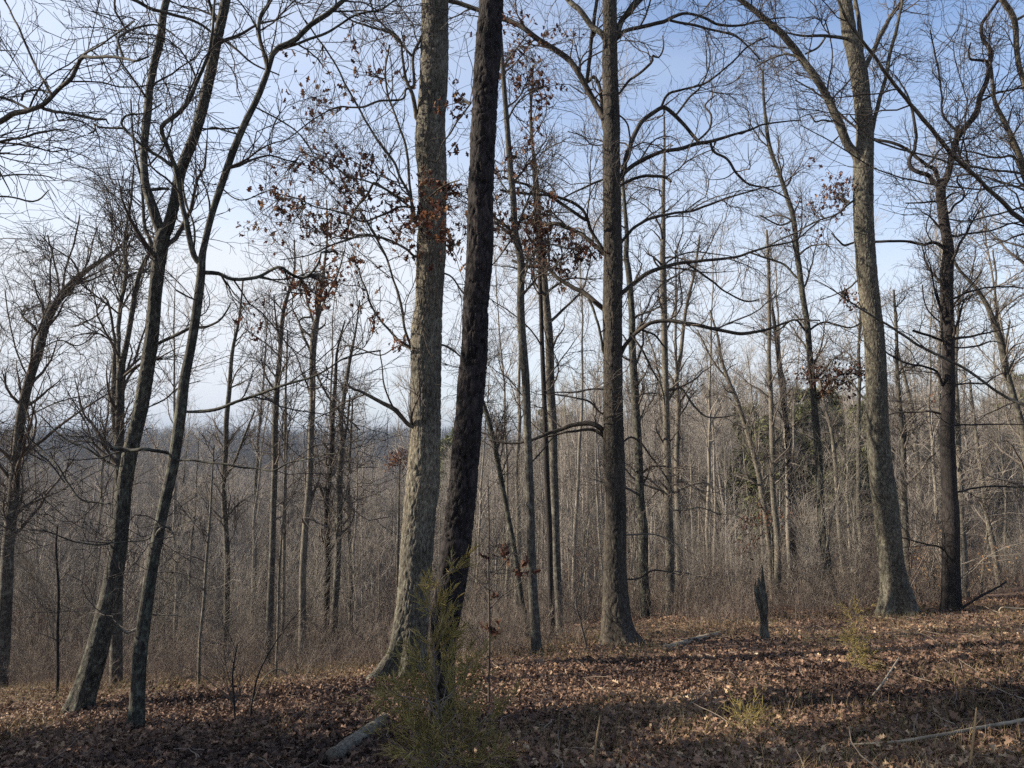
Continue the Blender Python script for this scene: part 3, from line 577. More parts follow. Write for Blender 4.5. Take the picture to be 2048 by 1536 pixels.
tree('thin straight trunk, left one of the close pair behind the young oak',
     [(1104, 1317, 15), (1102, 1190, 12), (1099, 1057, 12), (1096, 979, 11), (1092, 879, 11), (1089, 795, 10), (1084, 679, 9), (1079, 562, 8), (1077, 512, 7), (1070, 430, 6), (1066, 300, 5), (1060, 180, 3)], [], D=12, mat='dark', n1=12, n2=90, n3=380, ext=0, twr=(0.45, 1))
tree('straight grey trunk, right one of the close pair behind the young oak',
     [(1121, 1307, 17), (1117, 1190, 15), (1112, 1074, 16), (1110, 979, 16), (1106, 879, 16), (1102, 779, 17), (1099, 679, 17), (1092, 579, 14), (1086, 519, 12), (1078, 440, 10), (1072, 350, 8), (1062, 250, 6), (1065, 130, 4)],
     [[(1090, 560, 6), (1098, 520, 5), (1096, 470, 4), (1105, 400, 3)]], D=12.5, mat='grey', n1=14, n2=120, n3=560, ext=0, twr=(0.45, 1))
tree('thin mossy stem leaning left behind the black pine and young oak',
     [(1062, 1290, 10), (1052, 1240, 10), (1041, 1184, 10), (1027, 1090, 10), (1012, 1012, 10), (999, 945, 10), (989, 889, 10), (979, 845, 10), (965, 802, 8), (950, 760, 7), (930, 700, 5)], [], D=13, mat='mossy', n1=16, n2=160, n3=900, ext=0, twr=(0.5, 1))

# the centre oak
tree('tall oak with many crooked side limbs, standing at the crest of the litter slope',
     [(1238, 1292, 90), (1235, 1268, 70), (1232, 1240, 60), (1231, 1190, 50), (1230, 1107, 44), (1231, 1012, 40), (1228, 912, 42), (1227, 812, 39), (1226, 712, 38), (1225, 625, 39), (1226, 529, 38), (1225, 467, 36), (1224, 383, 35), (1223, 300, 35), (1224, 250, 33), (1222, 183, 32), (1220, 117, 31), (1220, 67, 28), (1219, 0, 28), (1219, -60, 26)],
     [[(1215, 300, 12), (1209, 245, 12), (1191, 207, 13), (1167, 163, 13), (1152, 140, 13), (1137, 120, 13), (1111, 100, 13), (1074, 77, 12), (1050, 58, 11), (1024, 43, 11), (1000, 35, 11), (959, 20, 10), (905, 3, 10), (870, -10, 8)],
      [(1212, 270, 8), (1206, 240, 8), (1201, 187, 8), (1195, 165, 8), (1187, 153, 8), (1176, 162, 8)], [(1172, 168, 8), (1176, 140, 9), (1181, 100, 9), (1187, 50, 9), (1194, 0, 8)],
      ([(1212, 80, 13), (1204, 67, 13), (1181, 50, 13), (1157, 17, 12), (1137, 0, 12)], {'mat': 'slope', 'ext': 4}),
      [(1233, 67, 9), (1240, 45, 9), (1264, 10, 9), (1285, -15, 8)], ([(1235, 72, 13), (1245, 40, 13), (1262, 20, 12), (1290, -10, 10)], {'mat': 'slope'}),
      [(1235, 80, 8), (1245, 65, 9), (1257, 60, 9), (1291, 52, 9), (1324, 45, 9), (1351, 32, 8), (1377, 28, 6), (1411, 37, 6), (1441, 50, 6), (1484, 50, 5), (1524, 40, 4), (1570, 35, 3)],
      [(1344, 42, 6), (1391, 50, 6), (1424, 60, 5), (1467, 70, 5), (1491, 87, 4), (1520, 120, 3)],
      [(1236, 190, 5), (1257, 163, 6), (1284, 143, 6), (1304, 123, 6), (1304, 112, 6), (1317, 115, 4), (1327, 97, 4), (1325, 70, 2)],
      [(1238, 360, 12), (1246, 345, 12), (1251, 317, 11), (1264, 283, 11), (1281, 247, 10), (1304, 227, 10), (1327, 215, 9), (1347, 227, 9), (1371, 253, 8), (1385, 270, 8), (1397, 285, 7)],
      [(1321, 216, 6), (1337, 187, 6), (1374, 178, 5), (1417, 163, 5), (1457, 130, 4), (1497, 93, 4), (1536, 73, 3)], [(1353, 230, 5), (1377, 197, 5), (1404, 170, 4), (1420, 120, 3), (1410, 60, 3)],
      [(1397, 280, 5), (1418, 258, 5), (1422, 230, 5), (1410, 211, 4), (1430, 190, 3)],
      [(1238, 358, 9), (1250, 344, 10), (1264, 333, 10), (1291, 317, 10), (1324, 303, 9), (1357, 298, 9), (1391, 288, 9), (1424, 283, 8), (1467, 270, 6), (1501, 260, 5), (1534, 247, 4), (1600, 240, 3)],
      [(1421, 285, 6), (1430, 305, 6), (1454, 317, 6), (1471, 343, 6), (1497, 367, 5), (1534, 377, 4), (1580, 400, 3)],
      [(1235, 374, 6), (1264, 360, 7), (1291, 352, 7), (1314, 352, 7), (1330, 355, 7), (1341, 363, 7)],
      [(1228, 505, 7), (1240, 487, 7), (1251, 473, 7), (1271, 453, 7), (1301, 437, 7), (1341, 427, 6), (1384, 422, 6), (1424, 407, 5), (1464, 393, 4), (1507, 380, 4), (1560, 370, 3)],
      [(1212, 510, 11), (1201, 500, 10), (1184, 487, 10), (1164, 470, 9), (1137, 457, 9), (1114, 448, 9), (1091, 447, 8), (1070, 440, 6)],
      [(1210, 505, 9), (1201, 490, 8), (1181, 457, 8), (1172, 430, 7), (1164, 417, 7), (1141, 403, 7), (1107, 393, 6), (1044, 387, 6), (1000, 380, 5)],
      [(1171, 440, 8), (1141, 420, 8), (1115, 403, 8), (1091, 385, 7), (1057, 370, 6), (1034, 365, 6), (1005, 352, 5)],
      [(1222, 632, 14), (1217, 625, 13), (1191, 605, 12), (1167, 585, 11), (1152, 578, 10), (1137, 569, 10), (1114, 555, 9), (1094, 535, 9), (1075, 532, 8), (1051, 532, 8), (1025, 520, 6)],
      [(1236, 594, 9), (1246, 584, 10), (1264, 569, 10), (1291, 549, 10), (1324, 535, 9), (1371, 525, 8), (1417, 520, 7), (1471, 514, 6), (1530, 495, 5), (1590, 480, 4), (1640, 440, 3)],
      [(1375, 528, 5), (1414, 555, 5), (1454, 585, 4), (1491, 602, 4), (1520, 598, 3)],
      [(1236, 715, 10), (1245, 700, 10), (1254, 685, 9), (1277, 662, 9), (1292, 650, 9), (1307, 644, 9), (1344, 642, 9), (1391, 649, 9), (1434, 659, 8), (1484, 667, 8), (1534, 659, 6), (1590, 640, 4), (1640, 640, 3)],
      [(1285, 660, 5), (1310, 670, 5), (1325, 690, 4), (1335, 700, 3)], [(1262, 668, 5), (1285, 700, 5), (1305, 740, 4), (1325, 780, 4), (1330, 810, 3)],
      [(1222, 895, 12), (1214, 875, 12), (1205, 860, 12), (1197, 853, 12), (1180, 846, 12), (1165, 847, 11), (1147, 850, 10), (1124, 858, 9), (1091, 869, 8), (1057, 882, 6), (1024, 887, 5), (980, 880, 4)],
      [(1210, 875, 7), (1190, 862, 8), (1170, 860, 7), (1130, 865, 5), (1090, 875, 4)],
      [(1218, 780, 4), (1190, 778, 4), (1150, 785, 4), (1110, 785, 3), (1080, 790, 2)], [(1217, 830, 5), (1200, 825, 5), (1180, 805, 5), (1150, 795, 4), (1110, 788, 3)],
      ([(1212, 710, 6), (1206, 699, 6), (1198, 655, 6), (1194, 640, 6), (1183, 612, 6), (1176, 599, 6)], {'mat': 'mossy'}),
      [(1245, 885, 5), (1262, 875, 5), (1280, 885, 5), (1300, 910, 4), (1330, 950, 4), (1345, 985, 3)],
      [(1211, 356, 5), (1180, 370, 5), (1150, 385, 4), (1120, 400, 3)], [(1211, 290, 3), (1185, 290, 3), (1165, 272, 3), (1135, 262, 2)],
      ([(1240, 1072, 4), (1260, 1070, 4), (1300, 1068, 3), (1340, 1080, 3), (1390, 1110, 2)], {'mat': 'pale'}), [(1245, 1160, 4), (1280, 1155, 4), (1310, 1140, 4), (1360, 1150, 2)],
      [(1237, 230, 4), (1255, 250, 4), (1262, 300, 4), (1245, 340, 5)]],
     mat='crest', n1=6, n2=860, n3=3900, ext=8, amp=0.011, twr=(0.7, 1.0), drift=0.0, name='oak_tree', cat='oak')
tree('slim straight tree half hidden against the right side of the tall crooked-limbed oak',
     [(1291, 1294, 24), (1289, 1190, 21), (1286, 1057, 19), (1282, 1012, 17), (1277, 895, 17), (1272, 812, 16), (1267, 712, 15), (1264, 629, 13), (1257, 545, 12), (1251, 512, 11), (1252, 467, 9), (1247, 400, 7), (1243, 330, 5)], [], D=15, mat='mossy', n1=26, n2=260, n3=1400, ext=0, twr=(0.3, 1))
tree('pale sunlit straight trunk with short dead side twigs, right of the tall crooked-limbed oak',
     [(1342, 1287, 22), (1342, 1190, 19), (1339, 1057, 17), (1336, 945, 15), (1334, 845, 14), (1332, 762, 12), (1329, 679, 13), (1326, 579, 13), (1324, 512, 11), (1326, 467, 9), (1326, 400, 8), (1329, 317, 6), (1329, 233, 4)],
     [[(1336, 975, 6), (1350, 985, 6), (1370, 975, 5), (1400, 965, 5), (1420, 968, 4)], [(1334, 830, 5), (1320, 760, 5), (1305, 700, 4), (1290, 660, 3)], [(1336, 800, 5), (1360, 775, 5), (1390, 815, 5), (1420, 835, 4), (1470, 830, 3)],
      [(1336, 1020, 4), (1370, 1020, 4), (1400, 1015, 3), (1440, 1030, 3)], [(1340, 1140, 4), (1380, 1148, 4), (1430, 1160, 2)], [(1335, 985, 5), (1305, 975, 5), (1285, 965, 4), (1270, 945, 3)]],
     D=16, mat='pale', n1=26, n2=320, n3=1700, ext=0, twr=(0.25, 1), up=0.05)
tree('thin tree forking into a V, directly behind the pale sunlit trunk',
     [(1360, 1280, 14), (1358, 1150, 14), (1357, 1057, 13), (1354, 945, 10), (1356, 812, 10), (1354, 752, 9), (1361, 712, 8), (1371, 629, 7), (1381, 579, 6), (1391, 529, 5), (1400, 470, 4)], [[(1354, 752, 7), (1351, 679, 6), (1352, 579, 5), (1350, 500, 3)]], D=20, mat='pale', n1=22, n2=200, n3=1100, ext=0)

# thin trees of the middle distance
def thin(label, tr, limbs=(), D=18, mat='pale', **k):
    k.setdefault('n1', 24); k.setdefault('n2', 190); k.setdefault('n3', 800); k.setdefault('up', 0.3); k.setdefault('twr', (0.3, 1.0)); k.setdefault('l1', (0.5, 1.9)); k.setdefault('twig', 'twig_mid')
    return tree(label, tr, limbs, D=D, mat=mat, ext=0, **k)
thin('thin dark-stemmed tree standing in the brush, first tree right of the slender leaning one', [(452, 1270, 12), (455, 1120, 11), (447, 980, 10), (452, 880, 10), (458, 780, 9), (466, 700, 7), (478, 640, 5), (486, 560, 3)],
     [[(448, 960, 6), (470, 920, 6), (490, 870, 5), (510, 820, 4)]], D=17, mat='grey')
thin('straight slim tree with a dark upper stem, standing in the brush on the left', [(537, 1265, 15), (544, 1090, 12), (549, 912, 12), (553, 812, 12), (560, 712, 9), (567, 628, 8), (578, 585, 6), (590, 540, 4), (590, 480, 3)],
     [[(562, 690, 5), (552, 640, 4), (548, 590, 3)]], D=14.5, mat='grey')
thin('very thin straight sapling beside the slim dark-topped tree', [(565, 1262, 7), (568, 1150, 7), (570, 1000, 7), (571, 850, 6), (573, 760, 4), (576, 660, 3)], D=16, mat='pale', n1=16, n2=120, n3=500)
thin('slim pale-footed tree with a spreading broom of upright branches', [(603, 1307, 16), (605, 1190, 14), (612, 1057, 13), (620, 945, 12), (625, 812, 12), (627, 712, 13), (630, 662, 14), (637, 628, 9), (642, 585, 7), (648, 545, 6), (655, 470, 4), (652, 400, 3)],
     [[(630, 655, 6), (620, 620, 5), (610, 580, 4), (600, 520, 3)], [(632, 650, 6), (650, 600, 5), (675, 550, 4), (690, 500, 3)], [(600, 640, 4), (605, 668, 6), (618, 695, 6), (632, 745, 5), (655, 790, 5), (679, 822, 5), (720, 860, 4)]], D=13.5, mat='pale')
thin('slim dark tree, left one of a close pair in the brush beside the stout oak', [(652, 1275, 14), (654, 1190, 12), (655, 1090, 12), (655, 995, 12), (662, 929, 11), (665, 845, 9), (672, 762, 7), (675, 700, 5), (690, 640, 3)],
     [[(657, 1015, 6), (645, 985, 6), (636, 965, 5)]], D=17.5, mat='dark')
thin('slim grey tree, right one of a close pair in the brush beside the stout oak', [(669, 1262, 14), (675, 1090, 13), (679, 979, 13), (684, 895, 11), (682, 845, 10), (689, 795, 8), (699, 729, 7), (712, 660, 4), (720, 600, 3)],
     [[(684, 900, 5), (695, 850, 5), (700, 790, 4)]], D=17, mat='grey')
thin('very thin stem nearest the left side of the stout oak', [(700, 1262, 9), (701, 1180, 9), (699, 1090, 9), (697, 980, 7), (702, 880, 5), (705, 800, 3)], D=19, mat='grey', n1=14, n2=110, n3=500)
thin('pale thin trunk leaning left with a forked top, beyond the pale sunlit trunk', [(1560, 1215, 9), (1545, 1190, 10), (1540, 1100, 11), (1527, 1005, 11), (1517, 945, 10), (1504, 895, 10), (1491, 852, 9), (1474, 802, 9), (1457, 762, 8), (1441, 712, 6), (1434, 669, 5), (1420, 620, 3)],
     [[(1457, 762, 5), (1425, 720, 4), (1410, 690, 4), (1394, 659, 3)]], D=19, mat='pale')
thin('thin straight pale trunk, left one of two between the crooked-limbed and large mottled oaks', [(1558, 1212, 15), (1553, 1057, 12), (1548, 1012, 11), (1544, 912, 11), (1541, 812, 9), (1539, 679, 8), (1538, 545, 7), (1534, 460, 4)], D=18, mat='pale')
thin('thin dark trunk, right one of two between the crooked-limbed and large mottled oaks', [(1593, 1192, 13), (1588, 1124, 12), (1586, 1012, 12), (1581, 945, 11), (1574, 862, 10), (1566, 795, 9), (1556, 712, 8), (1543, 612, 6), (1538, 560, 4)], D=19, mat='dark')
tree('gently curving grey trunk in front of the evergreens, left of the big right-hand oak',
     [(1670, 1222, 20), (1664, 1184, 18), (1653, 1124, 17), (1646, 1057, 17), (1641, 1012, 15), (1638, 945, 14), (1634, 862, 14), (1628, 795, 13), (1621, 712, 12), (1614, 645, 11), (1606, 595, 11), (1598, 529, 11), (1594, 500, 10), (1586, 433, 10), (1573, 393, 9), (1556, 340, 8), (1539, 290, 8), (1530, 220, 6), (1526, 140, 4)],
     [[(1594, 555, 6), (1570, 530, 5), (1540, 518, 5), (1500, 505, 4)], [(1618, 660, 5), (1650, 645, 5), (1700, 655, 4), (1730, 640, 3)], [(1618, 670, 5), (1590, 640, 5), (1560, 658, 4), (1545, 665, 3)],
      ([(1628, 800, 5), (1650, 775, 5), (1680, 750, 4), (1720, 745, 3)], {'leaf': 50}), [(1585, 440, 5), (1560, 450, 4), (1520, 430, 3)]],
     D=15.5, mat='mossy', n1=30, n2=320, n3=1700, ext=0, twr=(0.35, 1), leafy=[(1615, 750, 16, 60), (1640, 745, 20, 90), (1665, 755, 22, 110), (1700, 740, 20, 80), (1720, 750, 16, 60), (1660, 780, 22, 70), (1685, 770, 18, 50)])
thin('short thin pale trunk behind and right of the gently curving grey one', [(1690, 1180, 10), (1683, 1090, 10), (1676, 1012, 9), (1669, 912, 8), (1663, 862, 7), (1649, 812, 6), (1640, 760, 4)], D=22, mat='pale')

# right oak, dark tree, right edge
tree('large mottled oak dividing into steep limbs high up, on the right of the slope',
     [(1794, 1232, 78), (1793, 1195, 62), (1788, 1157, 50), (1781, 1107, 46), (1772, 1024, 46), (1766, 975, 46), (1762, 945, 44), (1758, 895, 42), (1755, 812, 39), (1753, 745, 39), (1749, 679, 38), (1741, 612, 37), (1734, 545, 37), (1731, 500, 37), (1727, 417, 38), (1727, 333, 38), (1730, 267, 32), (1724, 200, 31), (1718, 150, 32), (1708, 100, 29), (1699, 67, 27), (1690, 0, 23), (1684, -60, 21)],
     [([(1722, 350, 22), (1712, 310, 20), (1696, 290, 19), (1676, 240, 19), (1656, 200, 17), (1633, 157, 16), (1603, 117, 16), (1573, 77, 15), (1543, 50, 14), (1507, 20, 12), (1470, -8, 11)], {'mat': 'slope', 'ext': 4}),
      [(1740, 280, 10), (1745, 262, 10), (1749, 240, 9), (1759, 200, 9), (1773, 150, 8), (1779, 107, 8), (1793, 60, 7), (1803, 10, 6), (1810, -20, 6)],
      ([(1726, 145, 12), (1733, 130, 11), (1749, 97, 10), (1766, 60, 10), (1786, 27, 9), (1809, -5, 8)], {'mat': 'slope'}), ([(1722, 130, 11), (1723, 117, 11), (1721, 67, 10), (1716, 27, 9), (1709, -10, 8)], {'mat': 'slope'}),
      ([(1700, 80, 7), (1693, 77, 7), (1653, 72, 7), (1603, 72, 5), (1570, 65, 3)], {'mat': 'slope'}), [(1650, 75, 5), (1635, 95, 5), (1610, 108, 4)],
      [(1664, 242, 5), (1645, 240, 4), (1630, 243, 4), (1620, 228, 3), (1600, 235, 2)], [(1604, 118, 6), (1575, 108, 5), (1540, 118, 4), (1510, 135, 3)],
      ([(1718, 395, 5), (1695, 410, 5), (1670, 430, 4), (1640, 440, 4), (1600, 460, 4), (1540, 490, 3)], {'leaf': 30}), [(1716, 560, 4), (1700, 575, 4), (1670, 590, 3), (1640, 600, 2)],
      [(1738, 800, 5), (1720, 790, 5), (1705, 765, 4), (1690, 755, 3)], [(1650, 200, 4), (1660, 150, 4), (1665, 100, 3), (1650, 40, 3)]],
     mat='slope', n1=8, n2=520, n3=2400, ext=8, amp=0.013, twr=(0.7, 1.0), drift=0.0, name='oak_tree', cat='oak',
     leafy=[(1655, 385, 24, 80, 12.4), (1680, 400, 20, 60, 12.4), (1640, 410, 16, 40, 12.4), (1690, 365, 10, 24, 12.4), (1700, 600, 18, 60, 12.4), (1690, 590, 12, 30, 12.4), (1615, 330, 10, 8, 13), (1868, 800, 6, 4, 13)])
DK = [(1903, 1222, 44), (1902, 1200, 37), (1901, 1124, 33), (1900, 1024, 31), (1898, 979, 28), (1895, 912, 28), (1893, 845, 26), (1895, 779, 23), (1894, 712, 23), (1897, 645, 20), (1895, 579, 23), (1898, 512, 21), (1898, 493, 19), (1889, 450, 19), (1883, 400, 18), (1884, 373, 17),
      (1896, 353, 13), (1906, 313, 12), (1916, 277, 12), (1936, 250, 11), (1953, 227, 11), (1959, 193, 10), (1973, 160, 9), (1979, 127, 9), (1983, 103, 8), (1966, 77, 7), (1964, 50, 6), (1979, 27, 6), (2000, -5, 5)]
tree('black-barked crooked tree with writhing upper branches, just right of the large mottled oak', DK,
     [[(1882, 375, 11), (1866, 363, 11), (1856, 350, 10), (1842, 345, 10), (1829, 340, 9), (1819, 330, 9), (1820, 315, 8), (1829, 300, 8), (1832, 280, 7), (1831, 260, 7), (1826, 227, 6), (1815, 190, 4), (1790, 150, 3)],
      [(1883, 372, 9), (1873, 347, 9), (1865, 335, 9), (1856, 332, 8), (1838, 318, 7), (1819, 303, 7), (1789, 287, 7), (1746, 277, 6), (1716, 260, 5), (1669, 217, 5), (1640, 190, 4), (1590, 160, 3)],
      [(1850, 335, 5), (1865, 320, 5), (1880, 300, 4), (1900, 285, 4), (1950, 275, 3)], [(1896, 500, 9), (1886, 495, 8), (1875, 487, 8), (1863, 485, 7), (1850, 490, 7), (1836, 488, 7), (1813, 483, 6), (1780, 482, 6), (1749, 483, 6), (1720, 482, 5), (1689, 490, 5), (1676, 480, 4), (1663, 467, 3)],
      [(1902, 472, 6), (1915, 472, 5), (1936, 467, 5), (1975, 463, 4), (2013, 450, 4), (2048, 442, 3)], [(1886, 682, 6), (1860, 672, 6), (1842, 667, 6), (1826, 661, 6)],
      [(1885, 770, 7), (1878, 752, 6), (1869, 740, 6), (1846, 732, 5), (1820, 728, 5), (1803, 722, 4), (1780, 710, 4), (1766, 699, 3)], [(1884, 828, 5), (1860, 822, 5), (1836, 824, 4), (1800, 825, 4), (1779, 830, 3), (1760, 840, 3)],
      [(1905, 770, 4), (1940, 766, 4), (1969, 767, 4), (1995, 750, 3), (2030, 740, 2)], [(1904, 694, 4), (1930, 695, 4), (1960, 690, 4), (1985, 682, 3), (2010, 690, 2)], [(1912, 985, 5), (1940, 978, 5), (1970, 973, 4), (2003, 972, 4), (2046, 974, 3), (2100, 960, 2)],
      [(1905, 850, 4), (1950, 849, 4), (2000, 848, 3), (2048, 850, 2)], [(1905, 598, 5), (1920, 592, 5), (1936, 584, 5), (1976, 575, 4), (2010, 573, 4), (2046, 576, 3)], [(1887, 648, 4), (1870, 636, 4), (1850, 610, 3), (1845, 570, 3)],
      [(1910, 200, 0.1), (1910, 201, 0.1)] if False else [(1956, 205, 5), (1975, 195, 5), (1995, 185, 5), (2020, 180, 4), (2048, 175, 4)], [(1980, 130, 6), (1970, 122, 6), (1955, 120, 6), (1940, 118, 5), (1938, 100, 4), (1942, 85, 3)],
      [(1906, 1120, 4), (1880, 1095, 4), (1850, 1088, 4), (1820, 1080, 3), (1790, 1070, 3)], [(1915, 280, 6), (1912, 262, 7), (1920, 250, 5)], [(1900, 425, 5), (1908, 410, 5), (1925, 400, 5), (1928, 385, 4), (1915, 360, 4), (1925, 345, 3)],
      [(1888, 405, 5), (1868, 403, 5), (1845, 405, 4), (1810, 406, 3)], [(1918, 265, 5), (1900, 250, 5), (1885, 225, 5), (1883, 190, 4), (1875, 130, 4), (1860, 60, 3)]],
     mat='dark', twig='twig_dark', n1=18, n2=600, n3=2700, ext=3, twr=(0.3, 0.95), l1=(0.6, 2.2), amp=0.009, drift=0.0)
thin('straight pale trunk touching the right side of the black-barked crooked tree', [(1931, 1210, 18), (1928, 1140, 16), (1924, 1057, 15), (1921, 995, 11), (1918, 912, 10), (1914, 812, 9), (1911, 745, 7), (1915, 660, 5), (1920, 580, 4)], D=15, mat='pale')
thin('rough grey trunk right behind the foot of the large mottled oak', [(1819, 1190, 15), (1813, 1107, 15), (1809, 1040, 14), (1808, 945, 11), (1803, 845, 9), (1796, 745, 7), (1793, 662, 6), (1788, 580, 4)], D=16, mat='grey')
thin('pale thin trunk rising between the large mottled oak and the black-barked tree', [(1852, 1100, 11), (1846, 1044, 11), (1839, 979, 10), (1831, 895, 10), (1826, 829, 8), (1819, 789, 7), (1803, 729, 5), (1790, 680, 3)], D=24, mat='pale')
thin('whitish leaning trunk in the brush at the right edge', [(2000, 1200, 11), (1998, 1170, 11), (1986, 1090, 11), (1973, 1024, 9), (1962, 940, 8), (1950, 850, 6), (1940, 760, 4)], D=20, mat='pale')
thin('grey tree with a leaning double-bent trunk near the right edge', [(2062, 1180, 16), (2056, 1000, 14), (2046, 862, 12), (2029, 795, 12), (2013, 739, 13), (2003, 685, 13), (1986, 639, 11), (1973, 609, 9), (1953, 579, 8), (1929, 552, 6), (1913, 532, 5), (1900, 500, 3)],
     [[(2003, 690, 7), (1995, 640, 6), (1990, 600, 5), (1992, 550, 4), (1985, 500, 3)], [(2013, 735, 6), (2012, 690, 5), (2020, 640, 4)]], D=13.5, mat='grey')
tree('pale-limbed tree standing at the right edge, its upper stem bending to the left',
     [(2120, 1190, 26), (2110, 1000, 24), (2095, 800, 22), (2085, 600, 18), (2070, 430, 14), (2046, 330, 11), (2029, 287, 10), (2009, 243, 9), (1989, 200, 7), (1983, 143, 6), (1975, 90, 4)],
     [[(2085, 330, 10), (2060, 230, 11), (2048, 165, 12), (2040, 140, 11), (2033, 100, 11), (2029, 43, 12), (2006, 0, 12)], [(2009, 243, 4), (1990, 260, 3), (1960, 270, 2)], [(2029, 43, 6), (2048, 30, 6), (2080, 10, 5)], [(2060, 400, 6), (2030, 318, 6), (1990, 315, 5), (1940, 303, 4), (1900, 300, 3)]],
     D=12.5, mat='oak', n1=24, n2=380, n3=2000, ext=0, twr=(0.4, 1))

# trees just outside the frame whose boughs reach in
tree('tree standing past the right edge, sending long straight boughs in across the sky',
     [(2420, 1400, 60), (2410, 1100, 50), (2400, 800, 46), (2390, 500, 42), (2380, 200, 38), (2370, -100, 34)],
     [[(2400, 700, 16), (2200, 560, 13), (2048, 443, 11), (2016, 413, 10), (1969, 370, 9), (1936, 338, 9), (1903, 307, 9), (1856, 250, 9), (1813, 197, 8), (1769, 140, 8), (1726, 83, 7), (1706, 57, 7), (1683, 20, 6), (1670, -10, 5)],
      [(2400, 900, 12), (2200, 860, 9), (2048, 809, 7), (2003, 789, 6), (1936, 742, 6), (1886, 715, 6), (1836, 689, 6), (1769, 645, 5), (1723, 619, 4), (1680, 590, 3), (1630, 560, 2)],
      [(2390, 420, 9), (2200, 380, 7), (2048, 348, 6), (1990, 340, 5), (1936, 333, 5), (1869, 317, 4), (1810, 300, 4), (1746, 277, 4), (1700, 230, 3)],
      [(2390, 450, 7), (2200, 410, 5), (2048, 372, 4), (1950, 378, 4), (1850, 365, 4), (1760, 340, 3), (1690, 300, 3), (1600, 250, 2)], [(2390, 380, 7), (2200, 400, 6), (2048, 415, 5), (1990, 430, 4), (1930, 442, 4), (1880, 435, 3)]],
     D=8.5, mat='grey', twig='twig_dark', n1=10, n2=300, n3=1200, ext=5, twr=(0.4, 1))
tree('tree standing past the left edge, its crooked lichen-grey boughs reaching in over the corner',
     [(-420, 1480, 70), (-400, 1100, 58), (-390, 800, 52), (-380, 500, 46), (-370, 200, 40), (-360, -100, 34)],
     [[(-380, 380, 18), (-200, 320, 16), (-80, 275, 13), (0, 242, 12), (27, 227, 12), (60, 220, 11), (87, 207, 10), (113, 183, 9), (140, 163, 9), (150, 143, 9), (163, 115, 8), (187, 115, 7), (247, 115, 6), (273, 122, 5), (300, 113, 4)],
      [(80, 214, 8), (100, 219, 8), (127, 227, 7), (167, 233, 7), (200, 238, 6), (213, 240, 5), (218, 250, 4)],
      [(60, 222, 6), (43, 210, 6), (20, 198, 6), (-20, 190, 6), (-80, 200, 6)], [(100, 185, 6), (87, 163, 5), (67, 120, 5), (43, 67, 5), (20, 20, 4), (0, -20, 4)],
      [(98, 186, 5), (80, 181, 5), (50, 182, 5), (43, 200, 5)], [(-380, 420, 10), (-200, 340, 7), (0, 285, 6), (50, 273, 5), (80, 263, 5), (133, 260, 3), (170, 275, 2)],
      [(-380, 430, 8), (-200, 360, 5), (0, 350, 4), (83, 350, 3), (110, 360, 2)], [(-380, 480, 8), (-200, 400, 5), (0, 392, 4), (67, 402, 4), (100, 380, 2)],
      [(247, 115, 6), (240, 90, 6), (237, 77, 6), (253, 63, 5), (283, 52, 5), (317, 52, 4), (350, 70, 3)], [(253, 63, 5), (243, 45, 5), (233, 27, 5), (227, 0, 5)],
      [(-370, 200, 12), (-150, 60, 10), (60, -60, 9), (200, -25, 8), (267, 0, 8), (300, 17, 8), (333, 25, 7), (393, 45, 6), (447, 80, 6), (480, 105, 5), (512, 130, 4), (560, 150, 3)],
      [(163, 115, 5), (200, 90, 4), (240, 62, 4), (270, 40, 3)]],
     D=6.0, mat='grey', twig='twig_dark', n1=10, n2=400, n3=1700, ext=5, twr=(0.4, 1), drift=0.0)

# ------------------------------------------------------------------ the forest behind: prototypes
def proto_tree(seed, H, r, n1, n2, n3, low=0.3, lean=0.03, upn=0.45, tip=0.003, fat=1.0):
    g = np.random.default_rng(seed); K = 22
    s = np.linspace(0, 1, K); ph = g.uniform(0, 6, 2); ln = g.normal(size=2)*lean*H
    P = np.stack([ln[0]*s+0.12*np.sin(s*5+ph[0])*H/15, ln[1]*s+0.12*np.sin(s*4+ph[1])*H/15, s*H-0.4], 1)
    P[:, :2] += np.cumsum(g.normal(size=(K, 2))*0.035, 0)
    R = r*((1-s)**0.75*0.94+0.06); R[0] *= 1.35; R[1] *= 1.05
    P1, R1 = grow(P[None], R[None], n1, (low, 0.97), (1.2, 4.0), (28, 60), upn, 0.13, 9, 0.45, 0.045, 0.006*fat, g, 0.45)
    P2, R2 = grow(P1, R1, n2, (0.1, 1), (0.5, 1.6), (25, 60), 0.2, 0.17, 6, 0.55, 0.012*fat, 0.004*fat, g, 0.3)
    P3, R3 = grow(P2, R2, n3, (0.1, 1), (0.2, 0.8), (25, 60), 0.15, 0.2, 4, 0.6, 0.006*fat, tip*fat, g, 0.2)
    tv, tq, ta = tube_arrays(P[None], R[None], 9)
    cv, cq, ca = merge([tube_arrays(P1, R1, 4), tube_arrays(P2, R2, 3), tube_arrays(P3, R3, 3)])
    return (tv, tq, ta), (cv, cq, ca)
specs = [(101, 16, .115, 20, 150, 760, .5), (102, 18, .13, 20, 160, 800, .55), (103, 14, .085, 18, 130, 640, .42), (104, 17, .10, 18, 140, 700, .6), (105, 12, .06, 16, 110, 520, .4),
         (106, 19, .15, 22, 170, 860, .5), (107, 15, .075, 16, 120, 600, .55), (108, 11, .05, 14, 90, 420, .35)]
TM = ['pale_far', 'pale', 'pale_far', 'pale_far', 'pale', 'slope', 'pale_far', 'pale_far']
PT = []
for (s, H, r, a, b, c, low), tm in zip(specs, TM):
    (tv, tq, ta), (cv, cq, ca) = proto_tree(s, H, r, a, b, c, low)
    PT.append((mesh_from('trunk', tv, tq, None, M[tm], attr=ta), mesh_from('crown', cv, cq, None, M['twig_far'], attr=ca), H))

